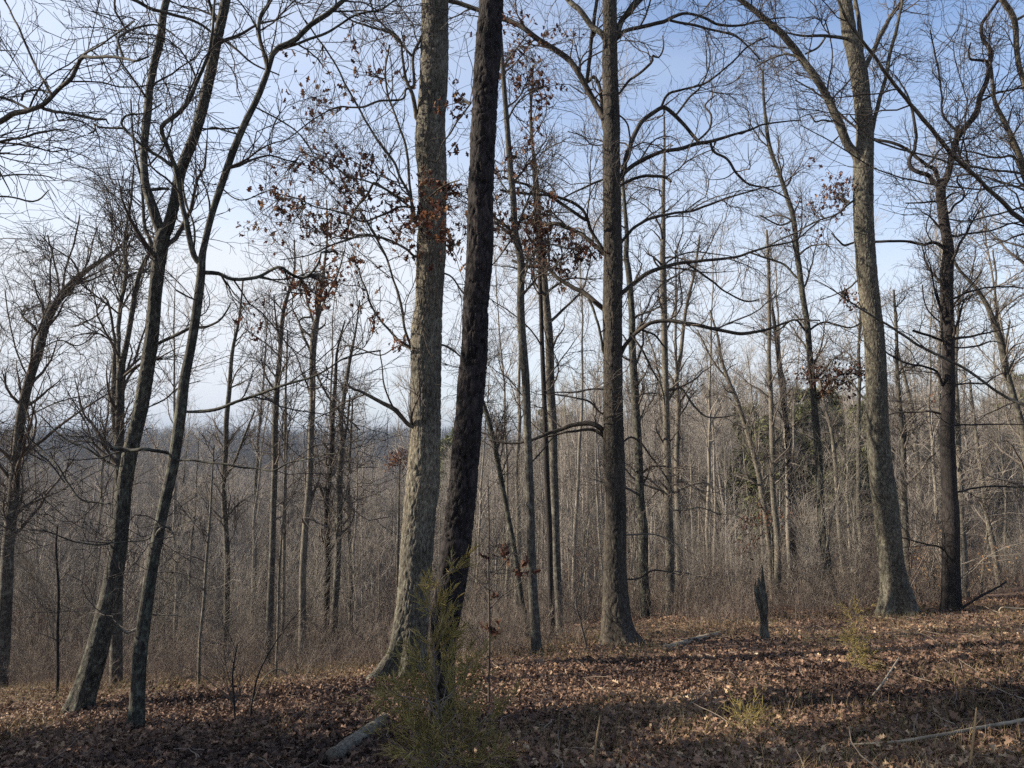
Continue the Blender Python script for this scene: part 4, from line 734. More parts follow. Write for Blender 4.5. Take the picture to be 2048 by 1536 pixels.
named = sorted([(t[2][0][0], nm) for t, nm in zip(TREES, [
    'forked leaning tree', 'slender leaning tree', 'far-left leaning tree', 'twin-stemmed tree', 'stout oak', 'black pine', 'leafy young oak', '', '', '', 'crooked-limbed oak',
    '', 'pale sunlit trunk', '', '', 'dark-topped tree', '', 'broom-topped tree', '', '', '', '', '', '', 'curving grey tree', '', 'large mottled oak', 'black-barked tree', '', '', '', '', 'double-bent tree']) if nm])
def gap_name(px):
    l = [n for x, n in named if x <= px]; r = [n for x, n in named if x > px]
    if not l: return 'left of ' + r[0]
    if not r: return 'right of ' + l[-1]
    return 'between ' + l[-1] + ' and ' + r[0]

g = np.random.default_rng(77); placed = []
taken = [(np.array(t[0].location[:2])) for t in TREES]
tries = 0
while len(placed) < 285 and tries < 9000:
    tries += 1
    u = g.random(); y = 15.5 + (76-15.5)*u**0.62; a = g.uniform(-0.76, 0.76); x = a*y
    if any((x-p[0])**2+(y-p[1])**2 < (1.7 if y < 30 else 2.3)**2 for p in placed) or any((x-p[0])**2+(y-p[1])**2 < 1.6 for p in taken): continue
    if abs(a+0.12) < 0.06 and y < 24: continue
    if 0.27 < a < 0.54 and y < 48 and g.random() < 0.45: continue
    placed.append((x, y))
for x, y in placed:
    k = int(g.integers(0, len(PT))); tm, cm, H = PT[k]; px = 1024 + x/y*F
    band = 'near' if y < 30 else 'middle' if y < 50 else 'far'
    kind = {'near': 'slender bare tree in the brush', 'middle': 'thin bare tree in the hollow', 'far': 'faint thin tree deep in the forest'}[band]
    root = bpy.data.objects.new('bare_tree', None); COL.objects.link(root)
    root.location = (x, y, float(height(x, y))); root.rotation_euler = (g.normal()*0.03, g.normal()*0.03, g.uniform(0, 6.28)); sc = g.uniform(0.66, 1.0) if y < 28 else g.uniform(0.55, 0.9)
    root.scale = (sc, sc, sc*g.uniform(0.92, 1.12))
    gn = gap_name(px)
    root['label'] = f'{kind}, {gn}'; root['category'] = 'tree'; root['group'] = f'{band} bare trees {gn}'
    link('trunk', tm, root); link('crown', cm, root)
# unseen neighbours on the sunny side, which throw the dappled shade
for i, (x, y) in enumerate([(-14, 1.5), (-23, 4.5), (-30, 12), (-19, -1.5), (-33, 2)]):
    tm, cm, H = PT[(i*3) % len(PT)]
    root = bpy.data.objects.new('bare_tree', None); COL.objects.link(root); root.location = (x, y, float(height(x, y))); root.rotation_euler = (0, 0, i*1.7)
    root['label'] = 'bare tree standing out of view beyond the left edge'; root['category'] = 'tree'; root['group'] = 'bare trees beyond the left edge'
    link('trunk', tm, root); link('crown', cm, root)

# evergreens on the hill
def evergreen(seed, H, R0, r):
    g = np.random.default_rng(seed); K = 12; s = np.linspace(0, 1, K)
    P = np.stack([0.15*np.sin(s*4), 0.15*np.cos(s*3), s*H-0.4], 1); R = r*(1-s*0.93)
    P1, R1 = grow(P[None], R[None], 60, (0.35, 0.99), (R0*0.7, R0*1.3), (60, 95), 0.08, 0.08, 6, 0.4, 0.03, 0.006, g, 0.75)
    P2, R2 = grow(P1, R1, 500, (0.25, 1), (0.3, 0.8), (30, 60), 0.15, 0.12, 4, 0.5, 0.01, 0.004, g, 0.2)
    n = 9500; i = g.integers(0, len(P2), n); k = g.integers(1, 4, n); c = P2[i, k] + g.normal(size=(n, 3))*0.09
    d = g.normal(size=(n, 3)); d /= np.linalg.norm(d, axis=1, keepdims=True); e = np.cross(d, g.normal(size=(n, 3))); e /= np.linalg.norm(e, axis=1, keepdims=True)
    l = g.uniform(0.14, 0.30, n)[:, None]; V = np.stack([c-d*l-e*0.03, c+d*l*0.2-e*0.08, c+d*l, c+d*l*0.2+e*0.08], 1).reshape(-1, 3)
    q = np.arange(n*4).reshape(-1, 4)
    return tube_arrays(P[None], R[None], 8), merge([tube_arrays(P1, R1, 4), tube_arrays(P2, R2, 3)]), (V, q, np.repeat(g.random(n), 4))
EV = []
for s, H, R0 in ((201, 14, 3.0), (202, 11, 2.4)):
    t_, b_, (v, q, tint) = evergreen(s, H, R0, 0.17)
    EV.append((mesh_from('trunk', *t_[:2], None, M['dark'], attr=t_[2]), mesh_from('branches', *b_[:2], None, M['twig_dark'], attr=b_[2]), mesh_from('needles', v, q, None, M['pine_needle'], cattr=tint, smooth_f=False)))
for i, (px, D, py, lab) in enumerate([(1490, 50, 805, 'dark evergreen behind the leaning pale trunk, leftmost of the hill evergreens'), (1530, 46, 845, 'lower evergreen with yellowish boughs beside the leftmost hill evergreen'), (1605, 50, 770, 'broad dark evergreen on the hill left of the curving grey trunk'),
                                      (1650, 54, 785, 'evergreen on the hill directly behind the curving grey trunk'), (1700, 48, 812, 'evergreen on the hill hugging the left side of the large mottled oak'), (1745, 52, 800, 'evergreen on the hill mostly hidden by the large mottled oak'),
                                      (1095, 95, 812, 'small far evergreen seen between the thin trunks right of the black pine'), (1130, 110, 822, 'small far evergreen at the hill edge left of the crooked-limbed oak'), (2040, 60, 740, 'evergreen showing at the right edge behind the bent trunks'), (908, 105, 868, 'small far evergreen glimpsed between the stout oak and the black pine')]):
    x = (px-1024)/F*D; a, b, c = EV[i % 2]; sc = (at(px, py, D)[0][2]-float(height(x, D)))/(14 if i % 2 == 0 else 11); root = bpy.data.objects.new('evergreen_tree', None); COL.objects.link(root)
    root.location = (x, D, float(height(x, D))); root.rotation_euler = (0, 0, i*1.3); root.scale = (sc, sc, sc); root['label'] = lab; root['category'] = 'evergreen'; root['group'] = 'evergreens on the hill'
    link('trunk', a, root); link('branches', b, root); link('needles', c, root)

for i, (x, y, sc) in enumerate([(-9.8, 5.6, 0.62), (-13.5, 4.6, 0.85)]):  # unseen evergreens, added only to throw shade over the near litter
    a, b, c = EV[i % 2]; root = bpy.data.objects.new('evergreen_tree', None); COL.objects.link(root)
    root.location = (x, y, float(height(x, y))); root.rotation_euler = (0, 0, i*1.3); root.scale = (sc, sc, sc); root['label'] = 'evergreen added out of view beyond the left edge to shade the near litter'; root['category'] = 'evergreen'; root['group'] = 'added evergreens beyond the left edge'
    link('trunk', a, root); link('branches', b, root); link('needles', c, root)

# ------------------------------------------------------------------ uncountable growth: instanced stuff
def scatter(name, meshes, P, rz, sc, idx, tilt=None):
    src = bpy.data.collections.new(name + '_forms')
    for i, me in enumerate(meshes):
        o = bpy.data.objects.new('form_%02d' % i, me); src.objects.link(o)
    me = bpy.data.meshes.new(name); me.vertices.add(len(P)); me.vertices.foreach_set('co', np.asarray(P, np.float32).ravel())
    rot = np.zeros((len(P), 3), np.float32); rot[:, 2] = rz
    if tilt is not None: rot[:, :2] = tilt
    a = me.attributes.new('rot', 'FLOAT_VECTOR', 'POINT'); a.data.foreach_set('vector', rot.ravel())
    a = me.attributes.new('scl', 'FLOAT', 'POINT'); a.data.foreach_set('value', np.asarray(sc, np.float32))
    a = me.attributes.new('idx', 'INT', 'POINT'); a.data.foreach_set('value', np.asarray(idx, np.int32))
    me.update()
    o = link(name, me); ng = bpy.data.node_groups.new(name, 'GeometryNodeTree'); ng.interface.new_socket('Geometry', in_out='INPUT', socket_type='NodeSocketGeometry'); ng.interface.new_socket('Geometry', in_out='OUTPUT', socket_type='NodeSocketGeometry')
    n = ng.nodes.new; l = ng.links.new
    gi, go = n('NodeGroupInput'), n('NodeGroupOutput'); ip = n('GeometryNodeInstanceOnPoints'); ci = n('GeometryNodeCollectionInfo')
    ci.inputs['Collection'].default_value = src; ci.inputs['Separate Children'].default_value = True; ci.inputs['Reset Children'].default_value = True
    def na(nm, ty):
        k = n('GeometryNodeInputNamedAttribute'); k.data_type = ty; k.inputs['Name'].default_value = nm; return k.outputs['Attribute']
    l(gi.outputs[0], ip.inputs['Points']); l(ci.outputs[0], ip.inputs['Instance']); ip.inputs['Pick Instance'].default_value = True
    l(na('idx', 'INT'), ip.inputs['Instance Index']); l(na('rot', 'FLOAT_VECTOR'), ip.inputs['Rotation']); l(na('scl', 'FLOAT'), ip.inputs['Scale']); l(ip.outputs[0], go.inputs[0])
    md = o.modifiers.new('scatter', 'NODES'); md.node_group = ng; o['kind'] = 'stuff'
    return o

def brush_form(seed, n, H, spread, mat, twigs, r=0.006, up=0.5):
    g = np.random.default_rng(seed); K = 8; o = g.normal(size=(n, 3))*spread*0.4; o[:, 2] = -0.05
    d = g.normal(size=(n, 3))*np.array([0.28, 0.28, 0.0]) + np.array([0, 0, 1]); P = np.empty((n, K, 3)); P[:, 0] = o; L_ = g.uniform(0.45, 1, n)[:, None]*H/(K-1)
    for m in range(1, K):
        d = d/np.linalg.norm(d, axis=1, keepdims=True) + g.normal(size=(n, 3))*0.12; P[:, m] = P[:, m-1]+d*L_
    R = r*np.linspace(1, 0.3, K)[None]*g.uniform(0.6, 1.3, n)[:, None]
    P2, R2 = grow(P, R, twigs, (0.15, 1), (0.2*H, 0.45*H), (20, 60), 0.25, 0.18, 5, 0.6, 0.0045, 0.0024, g, 0.5)
    P3, R3 = grow(P2, R2, twigs*2, (0.1, 1), (0.08*H, 0.22*H), (20, 60), 0.15, 0.22, 4, 0.7, 0.0035, 0.002, g, 0.3)
    v, q, a = merge([tube_arrays(P, R, 4), tube_arrays(P2, R2, 3), tube_arrays(P3, R3, 3)])
    return mesh_from('brush', v, q, None, mat, attr=a)
forms = [brush_form(301, 9, 1.2, 0.8, M['brush'], 40), brush_form(302, 6, 1.6, 0.7, M['brush'], 36), brush_form(303, 11, 0.9, 1.0, M['twig_red'], 60), brush_form(304, 6, 2.4, 0.7, M['twig_mid'], 44, 0.009),
         brush_form(305, 3, 4.5, 0.5, M['twig_far'], 60, 0.014), brush_form(306, 2, 5.5, 0.4, M['pale_far'], 50, 0.02), brush_form(307, 3, 3.6, 0.5, M['twig_red'], 60, 0.011)]
g = np.random.default_rng(5)
def brush_pts(n, y0, y1, power):
    x, y = frustum_points(n, y0, y1, g, power); a = x/y; keep = y > np.interp(a, YB_A, YB_V)+g.normal(size=n)*0.5+0.2
    return x[keep], y[keep]
x1, y1 = brush_pts(3000, 8, 24, 0.8); x2, y2 = brush_pts(2600, 20, 75, 0.75)
x = np.concatenate([x1, x2]); y = np.concatenate([y1, y2]); kp = vnoise(x*0.45+3, y*0.45+8)*0.7+vnoise(x*1.3+3, y*1.3+8)*0.3 > 0.36+g.random(len(x))*0.22; x, y = x[kp], y[kp]; n = len(x)
idx = g.choice(7, n, p=[.29, .17, .30, .08, .05, .07, .04]); near = y < 14; idx[near & (idx > 3)] = g.integers(0, 3, (near & (idx > 3)).sum())
sc = g.uniform(0.5, 1.15, n)*np.where(y < 14, 0.55, 0.9)
scatter('undergrowth', forms, np.stack([x, y, height(x, y)], 1), g.uniform(0, 6.28, n), sc, idx, g.normal(size=(n, 2))*0.08)

# the forest mass past the individual trees, the right-hand hill and the far ridge
far_forms = []
for s, H, r, a, b, c in ((401, 15, .12, 20, 120, 420), (402, 17, .13, 20, 120, 420), (403, 13, .1, 20, 120, 400), (404, 16, .12, 18, 100, 380)):
    (tv, tq, ta), (cv, cq, ca) = proto_tree(s, H, r, a, b, c, 0.25, fat=2.4)
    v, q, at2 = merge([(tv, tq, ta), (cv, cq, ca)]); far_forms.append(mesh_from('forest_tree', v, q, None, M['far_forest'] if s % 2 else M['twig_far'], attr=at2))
g = np.random.default_rng(15)
xa, ya = frustum_points(3000, 45, 175, g, 0.8); xb, yb_ = frustum_points(1500, 170, 330, g, 1.0)
m = g.random(13000); yc = 440 + 420*m**0.8; xc = g.uniform(-0.85, 0.14, 13000)*yc
n = len(xc); ridge_forms = []
for me in far_forms:
    m2 = me.copy(); m2.materials[0] = M['ridge_forest']; ridge_forms.append(m2)
scatter('ridge_forest', ridge_forms, np.stack([xc, yc, height(xc, yc)], 1), g.uniform(0, 6.28, n), g.uniform(0.8, 1.1, n), g.integers(0, 4, n), g.normal(size=(n, 2))*0.03)
x = np.concatenate([xa, xb]); y = np.concatenate([ya, yb_]); n = len(x)
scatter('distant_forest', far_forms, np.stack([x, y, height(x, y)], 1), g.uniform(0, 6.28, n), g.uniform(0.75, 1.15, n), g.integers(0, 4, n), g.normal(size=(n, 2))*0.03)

# ------------------------------------------------------------------ leaf litter, grass
g = np.random.default_rng(21)
def litter(n, y0, y1, power, lift):
    x, y = frustum_points(n, y0, y1, g, power, 1.25); a = x/y
    return x, y, height(x, y) + lift*g.random(n)**1.5
xa, ya, za = litter(76000, 3.1, 8.0, 0.8, 0.05); xb, yb_, zb = litter(46000, 7.5, 15, 0.8, 0.06)
P = np.stack([np.concatenate([xa, xb]), np.concatenate([ya, yb_]), np.concatenate([za, zb])], 1)
patch = vnoise(P[:, 0]*0.8+40, P[:, 1]*0.8+40); patch = patch + 0.6*(vnoise(P[:, 0]*2.6+11, P[:, 1]*2.6+4)-.5); tint = np.clip(g.beta(1.7, 2.4, len(P)) + (patch-.5)*0.5, 0, 1)
o = link('fallen_leaves', leaves_mesh('fallen_leaves', P, 0.026+0.052*g.random(len(P))**1.7, M['litter'], g, flat=0.85, tint=tint)); o['kind'] = 'stuff'
# loose twigs lying in the litter
n = 2400; x, y = frustum_points(n, 3.2, 13, g, 0.9); z = height(x, y)+0.03; th = g.uniform(0, 6.28, n); K = 5
d = np.stack([np.cos(th), np.sin(th), g.normal(size=n)*0.12], 1); Pt = np.empty((n, K, 3)); Pt[:, 0] = np.stack([x, y, z], 1); L_ = (0.06+0.32*g.random(n)**2)[:, None]/(K-1)
for m in range(1, K): d = d+g.normal(size=(n, 3))*np.array([0.25, 0.25, 0.08]); d /= np.linalg.norm(d, axis=1, keepdims=True); Pt[:, m] = Pt[:, m-1]+d*L_
v, q, a = tube_arrays(Pt, g.uniform(0.0015, 0.005, n)[:, None]*np.linspace(1, 0.5, K)[None], 4)
o = link('twig_litter', mesh_from('twig_litter', v, q, None, M['brush'], attr=a)); o['kind'] = 'stuff'
# dry grass blades, thicker towards the lower right and along the brush line
def blades(n, x, y, H, wd, lean=0.5):
    z = height(x, y); th = g.uniform(0, 6.28, n); K = 4; h = H*g.uniform(0.4, 1.1, n); ln = g.uniform(0.1, lean*2, n)*h
    s = np.linspace(0, 1, K); c = np.stack([x[:, None]+np.cos(th)[:, None]*ln[:, None]*s**2, y[:, None]+np.sin(th)[:, None]*ln[:, None]*s**2, z[:, None]+h[:, None]*s*(1-0.2*s)], 2)
    e = np.stack([-np.sin(th), np.cos(th), np.zeros(n)], 1)[:, None, :]*(wd*g.uniform(0.5, 1.2, n))[:, None, None]*(1-s*0.85)[None, :, None]
    V = np.stack([c-e, c+e], 2).reshape(-1, 3); b = (np.arange(n)*K*2)[:, None]+(np.arange(K-1)*2)[None]
    return V, np.stack([b, b+1, b+3, b+2], -1).reshape(-1, 4), np.repeat(np.clip(g.beta(2, 2, n)+ (vnoise(x*2, y*2)-.5)*.6, 0, 1), K*2)
xs, ys = frustum_points(60000, 3.2, 13, g, 0.7); pn = vnoise(xs*1.1+5, ys*1.1+9)+0.5*vnoise(xs*3+5, ys*3+9); a_ = xs/ys
right = smooth(0.0, 0.45, a_)*smooth(7.5, 4.0, ys); edge = smooth(-1.6, 0, ys-np.interp(a_, YB_A, YB_V)); keep = (pn + 0.7*right + 0.5*edge) > 1.02+g.normal(size=len(xs))*0.12
xs, ys = xs[keep], ys[keep]; v, q, tt = blades(len(xs), xs, ys, 0.15, 0.0015)
o = link('grass', mesh_from('grass', v, q, None, M['grass'], cattr=tt)); o['kind'] = 'stuff'

# ------------------------------------------------------------------ cedar, seedlings and other small plants
def cedar(px, D, H, W, label, n2, n3, seed, top_sparse=True, name='cedar_shrub', cat='shrub', dens=1.0):
    g = np.random.default_rng(seed); x = (px-1024)/F*D; z = float(height(x, D)); K = 14; s = np.linspace(0, 1, K)
    P = np.stack([0.02*np.sin(s*7), 0.02*np.cos(s*5), s*H-0.05], 1); R = 0.007*H**0.5*(1-s*0.85)
    root = bpy.data.objects.new(name, None); COL.objects.link(root); root.location = (x, D, z); root['label'] = label; root['category'] = cat
    v, q, a = tube_arrays(P[None], R[None], 8); link('stem', mesh_from('stem', v, q, None, M['pale'], attr=a), root)
    n1 = int(40*H**0.5)
    P1a, R1a = grow(P[None], R[None], int(n1*0.62), (0.03, 0.42), (W*0.7, W*1.1), (45, 80), 0.15, 0.10, 8, 0.5, 0.004, 0.0012, g, 0.3)
    P1b, R1b = grow(P[None], R[None], n1-int(n1*0.62), (0.4, 0.97), (W*0.35, W*0.95), (35, 70), 0.2, 0.10, 8, 0.5, 0.004, 0.0012, g, 0.55)
    P1, R1 = np.concatenate([P1a, P1b]), np.concatenate([R1a, R1b])
    P2, R2 = grow(P1, R1, n2, (0.2, 1), (0.08, 0.24), (25, 55), 0.12, 0.13, 5, 0.6, 0.002, 0.0009, g, 0.2)
    v, q, a = merge([tube_arrays(P1, R1, 4), tube_arrays(P2, R2, 3)]); link('branches', mesh_from('branches', v, q, None, M['brush'], attr=a), root)
    P3, R3 = grow(P2, R2, n3, (0.1, 1), (0.03, 0.085), (15, 50), 0.08, 0.1, 4, 1.0, 0.0016, 0.0011, g, 0.1)
    R3 = np.repeat(np.array([[0.0012, 0.0019, 0.0016, 0.0006]]), n3, 0)
    v, q, a = tube_arrays(P3, R3, 3); link('foliage', mesh_from('foliage', v, q, None, M['cedar'], cattr=np.repeat(g.random(n3), 12)), root)
    return root
cedar(880, 3.75, 1.14, 0.40, 'small feathery olive-green cedar in front of the black pine', 270, 4300, 11)
cedar(1690, 6.6, 0.60, 0.12, 'knee-high cedar seedling standing in the sunlit leaves on the right', 90, 800, 12, name='cedar_seedling', cat='seedling')
cedar(1478, 4.6, 0.15, 0.12, 'low green cedar tuft in the shaded leaves right of centre', 44, 420, 13, name='cedar_seedling', cat='seedling')

def stick(name, label, cat, pts, mat, D=None, raise_=0.0, sides=8, end=None, part=None):
    """a fallen stick or log through measured pixels on the ground; widths in px"""
    L_ = []
    for k, (px, py, wd, *dz) in enumerate(pts):
        d = D if D else ground_hit(px, py); p, kk = at(px, py, d); r = wd/2/F*kk
        L_.append([*p, r])
        if not D: L_[-1][2] += (dz[0] if dz else r*0.5)
    A = np.array(L_); ll = np.linalg.norm(np.diff(A[:, :3], axis=0), axis=1).sum(); C = catmull(A, max(6, int(ll/0.03))); base = C[0, :3].copy()
    C[1:-1, :3] += (np.random.default_rng(len(name)+len(pts)).random((len(C)-2, 3))-.5)*0.25*C[1:-1, 3:4]
    v, q, a = tube_arrays((C[:, :3]-base)[None], C[:, 3][None], sides); n = len(v); k = len(C)
    ca = np.arange(sides)[::-1]; cb = np.arange(n-sides, n)
    me = mesh_from(name, v, q, None, M[mat], attr=a); o = link(name, me, None, base); o['label'] = label; o['category'] = cat
    return o
# grey mottled log, lower centre
def log(name, label, p0, p1, w0, w1, mat, seed, segs=40):
    g = np.random.default_rng(seed); d0, d1 = ground_hit(*p0), ground_hit(*p1); A, k0 = at(*p0, d0); B, k1 = at(*p1, d1); r0, r1 = w0/2/F*k0, w1/2/F*k1
    s = np.linspace(0, 1, segs)[:, None]; C = A*(1-s)+B*s; C[:, 2] = height(C[:, 0], C[:, 1]) + (r0*(1-s)+r1*s)[:, 0]*0.55
    R = (r0*(1-s)+r1*s)[:, 0]; sides = 48; v, q, a = tube_arrays(C[None], R[None], sides); th = np.tile(np.arange(sides)/sides, segs); ss = np.repeat(np.linspace(0, np.linalg.norm(B-A), segs), sides)
    Dv = v-np.repeat(C, sides, 0); Dv /= np.linalg.norm(Dv, axis=1, keepdims=True); v = v+Dv*((vnoise(th*9, ss*14+3, 9)-.5)*0.25*np.repeat(R, sides))[:, None]
    v = np.vstack([v, C[0]+(A-B)*0, C[-1]]); n = len(v); i = np.arange(sides); t0 = np.stack([np.full(sides, n-2), (i+1) % sides, i], 1); b = (segs-1)*sides; t1 = np.stack([np.full(sides, n-1), b+i, b+(i+1) % sides], 1)
    base = C[0]; o = link(name, mesh_from(name, v-base, q, np.vstack([t0, t1]), M[mat], attr=np.vstack([a, [[0, 0, 0], [0, 0, 0]]])), None, base); o['label'] = label; o['category'] = 'log'
log('fallen_log', 'short grey mottled log lying in the leaves left of the small cedar', (768, 1450), (664, 1530), 26, 38, 'pale', 3)
log('fallen_log', 'pale weathered log lying at the crest right of the crooked-limbed oak', (1440, 1270), (1330, 1300), 10, 12, 'stick', 4)
stick('curved_stick', 'long curved bleached stick lying across the leaves in front of the grey log', 'stick', [(505, 1464, 3), (555, 1472, 4), (585, 1470, 4), (612, 1466, 5), (645, 1472, 5), (680, 1490, 6), (700, 1510, 6), (722, 1540, 7)], 'stick')
stick('fallen_branch', 'long straight pale branch lying across the lower right of the litter', 'branch', [(1690, 1505, 4, .04), (1790, 1503, 5, .05), (1880, 1493, 7, .06), (1960, 1478, 7, .06), (2060, 1460, 8, .06), (2140, 1445, 8, .05)], 'stick')
stick('fallen_branch', 'short pale stick slanting up out of the sunlit leaves on the right', 'stick', [(1745, 1398, 4, .02), (1770, 1382, 4, .08), (1800, 1353, 3, .16)], 'stick')
stick('fallen_branch', 'dark bare branch slanting up to the right from the foot of the black-barked tree', 'branch', [(1915, 1222, 5), (1960, 1193, 5), (1995, 1175, 4), (2012, 1163, 3)], 'dark', D=12.3)
stick('fallen_branch', 'dark stick lying along the leaves in the middle of the slope', 'branch', [(1315, 1390, 4), (1350, 1381, 5), (1390, 1374, 5), (1425, 1366, 4)], 'dark')
stick('fallen_branch', 'thin whitish stick lying at the foot of the large mottled oak', 'stick', [(1728, 1236, 3), (1750, 1234, 3), (1785, 1238, 3)], 'stick')
stick('fallen_branch', 'thin whitish stick arching over the brush at the right edge', 'stick', [(1998, 1222, 3), (2004, 1215, 3), (2030, 1217, 3), (2060, 1218, 3)], 'stick', D=11.5)
stick('fallen_branch', 'pale gnarled stick on the litter below the dark snag', 'stick', [(1480, 1310, 4), (1505, 1308, 5), (1530, 1312, 4)], 'stick')
stick('fallen_branch', 'thin arched stick rising from the leaves left of the stout oak', 'stick', [(508, 1400, 2), (520, 1370, 2), (535, 1348, 2.5), (556, 1338, 3), (574, 1347, 2)], 'grey', D=7.0)
stick('dead_stalk', 'pale upright dead stalk in the grass at the lower right corner', 'stalk', [(1938, 1545, 4), (1944, 1500, 4), (1948, 1460, 5), (1953, 1415, 2)], 'wood', D=ground_hit(1938, 1545))
stick('dead_stalk', 'thin tan dead stalk sticking up from the shaded leaves right of the cedar', 'stalk', [(1186, 1545, 4), (1190, 1500, 4), (1196, 1460, 4), (1200, 1432, 2)], 'wood', D=ground_hit(1186, 1545))

# snag, chunk of wood, stump
def snag():
    g = np.random.default_rng(9); D = ground_hit(1528, 1280); root = bpy.data.objects.new('snag', None); COL.objects.link(root)
    p0, k0 = at(1530, 1285, D); base = np.array([p0[0], p0[1], float(height(p0[0], p0[1]))]); root.location = base; root['label'] = 'short jagged rotten dark snag standing on the crest between the thin trunks'; root['category'] = 'dead tree'
    def spine(pts, sides, rough, dx=0.0):
        A = np.array([[*at(a, b, D+dx)[0], c/2/F*at(a, b, D)[1]] for a, b, c in pts]); n_ = 44; C = catmull(A, n_)
        v, q, a = tube_arrays((C[:, :3]-base)[None], C[:, 3][None], sides); Cc = np.repeat(C[:, :3]-base, sides, 0); th = np.tile(np.arange(sides)/sides, n_); s_ = np.repeat(np.linspace(0, 1, n_), sides)
        h = vnoise(th*12, s_*5+4, 12); f2 = vnoise(th*26, s_*9+1, 26); v = Cc + (v-Cc)*(1-rough+rough*1.6*h+0.3*(f2-.5))[:, None]
        return v, q, a, np.clip(0.2+0.8*h, 0, 1)
    v, q, a, h = spine([(1531, 1292, 28), (1529, 1270, 17), (1526, 1235, 14), (1523, 1205, 14), (1521, 1185, 12), (1519, 1168, 8), (1517, 1156, 3)], 44, 0.6)
    link('trunk', mesh_from('trunk', v, q, None, M['oak_relief'], attr=a, cattr=h), root)
    for pts, dx in (([(1526, 1230, 10), (1527, 1200, 10), (1526, 1170, 7), (1525, 1145, 4), (1524, 1126, 1)], 0.03), ([(1519, 1215, 8), (1513, 1190, 7), (1511, 1172, 4), (1512, 1160, 1)], 0.0), ([(1530, 1245, 7), (1533, 1215, 6), (1533, 1195, 3), (1535, 1182, 1)], -0.03)):
        v, q, a, h = spine(pts, 14, 0.4, dx); link('splinter', mesh_from('splinter', v, q, None, M['grey'], attr=a), root)
snag()
def chunk(px, py, w, label, seed, name='wood_chunk', cat='wood chunk'):
    g = np.random.default_rng(seed); D = ground_hit(px, py); p, k = at(px, py, D); r = w/2/F*k; n = 10
    th = np.sort(g.uniform(0, 6.28, n)); ra = r*g.uniform(0.7, 1.1, n); lo = np.stack([np.cos(th)*ra, np.sin(th)*ra*0.5, np.full(n, -r*0.5)], 1); hi = np.stack([np.cos(th)*ra*0.5, np.sin(th)*ra*0.35, r*g.uniform(0.5, 1.8, n)], 1)
    V = np.vstack([lo, hi, [0, 0, r*1.0]]); i = np.arange(n); j = (i+1) % n; q = np.stack([i, j, n+j, n+i], 1); t = np.stack([n+i, n+j, np.full(n, 2*n)], 1)
    o = link(name, mesh_from(name, V, q, t, M['wood'], attr=V, smooth_f=False), None, p); o['label'] = label; o['category'] = cat
chunk(1371, 1352, 18, 'yellow split chunk of wood on the litter in front of the crooked-limbed oak', 1)
chunk(1087, 1428, 14, 'small orange-tan wood chip in the leaves right of the cedar', 2)
chunk(1515, 1412, 12, 'small pale wood chip beside the low cedar tuft', 3)

# saplings
def sapling(label, stem, D, mat='twig', leaves=(), n1=10, n2=60, n3=160, leafmat='dead_oak_leaf', name='sapling', size=(0.07, 0.12), protos=LEAF, l1=(0.2, 0.7), cat='sapling', up=0.3):
    g = np.random.default_rng(len(label)*7+int(D*10)); A = np.array([[*at(a, b, D)[0], c/2/F*at(a, b, D)[1]] for a, b, c in stem]); gz = float(height(A[0, 0], A[0, 1])); base = np.array([A[0, 0], A[0, 1], gz])
    if A[0, 2] > gz: A = np.vstack([[A[0, 0], A[0, 1], gz-0.04, A[0, 3]], A])
    C = catmull(A, 26); root = bpy.data.objects.new(name, None); COL.objects.link(root); root.location = base; root['label'] = label; root['category'] = cat
    v, q, a = tube_arrays((C[:, :3]-base)[None], C[:, 3][None], 7); link('stem', mesh_from('stem', v, q, None, M[mat], attr=a), root)
    P1, R1 = grow(C[None, :, :3], C[None, :, 3], n1, (0.2, 1), l1, (35, 70), up, 0.14, 7, 0.6, 0.008, 0.0016, g, 0.4); P2, R2 = grow(P1, R1, n2, (0.15, 1), (0.1*l1[1], 0.5*l1[1]), (25, 60), 0.15, 0.16, 5, 0.6, 0.004, 0.0013, g, 0.2)
    pr = [tube_arrays(P1-base, R1, 4), tube_arrays(P2-base, R2, 3)]
    if n3: P3, R3 = grow(P2, R2, n3, (0.1, 1), (0.08*l1[1], 0.25*l1[1]), (25, 60), 0.1, 0.2, 4, 0.7, 0.002, 0.0011, g, 0.2); pr.append(tube_arrays(P3-base, R3, 3))
    LP = []
    for cx, cy, cr, m in leaves:
        p, k = at(cx, cy, D); rad = cr/F*k; j = np.argmin(((C[:, :3]-p)**2).sum(1)); s = np.linspace(0, 1, 6)[None, :, None]; nt2 = max(2, m//8); tg = p+g.normal(size=(nt2, 3))*rad*0.6
        pp = C[j, :3]*(1-s)+tg[:, None]*s + g.normal(size=(nt2, 6, 3))*0.01*np.sin(s*3.1); pr.append(tube_arrays(pp-base, np.repeat(np.linspace(0.004, 0.0015, 6)[None], nt2, 0), 3)); LP.append(tg[g.integers(0, nt2, m)]+g.normal(size=(m, 3))*rad*0.5)
    v, q, a = merge(pr); link('branches', mesh_from('branches', v, q, None, M['twig'], attr=a), root)
    if LP:
        LP = np.concatenate(LP); n = len(LP); th = g.uniform(0, 6.28, n); dp = g.uniform(-0.2, 1.3, n); X = np.stack([np.cos(th)*np.cos(dp), np.sin(th)*np.cos(dp), -np.sin(dp)], 1); Y = np.cross(g.normal(size=(n, 3)), X); Y /= np.linalg.norm(Y, axis=1, keepdims=True)
        link('dead_leaves', leaves_mesh('dead_leaves', LP-base, g.uniform(*size, n), M[leafmat], g, Rm=np.stack([X, Y, np.cross(X, Y)], 2), protos=protos), root)
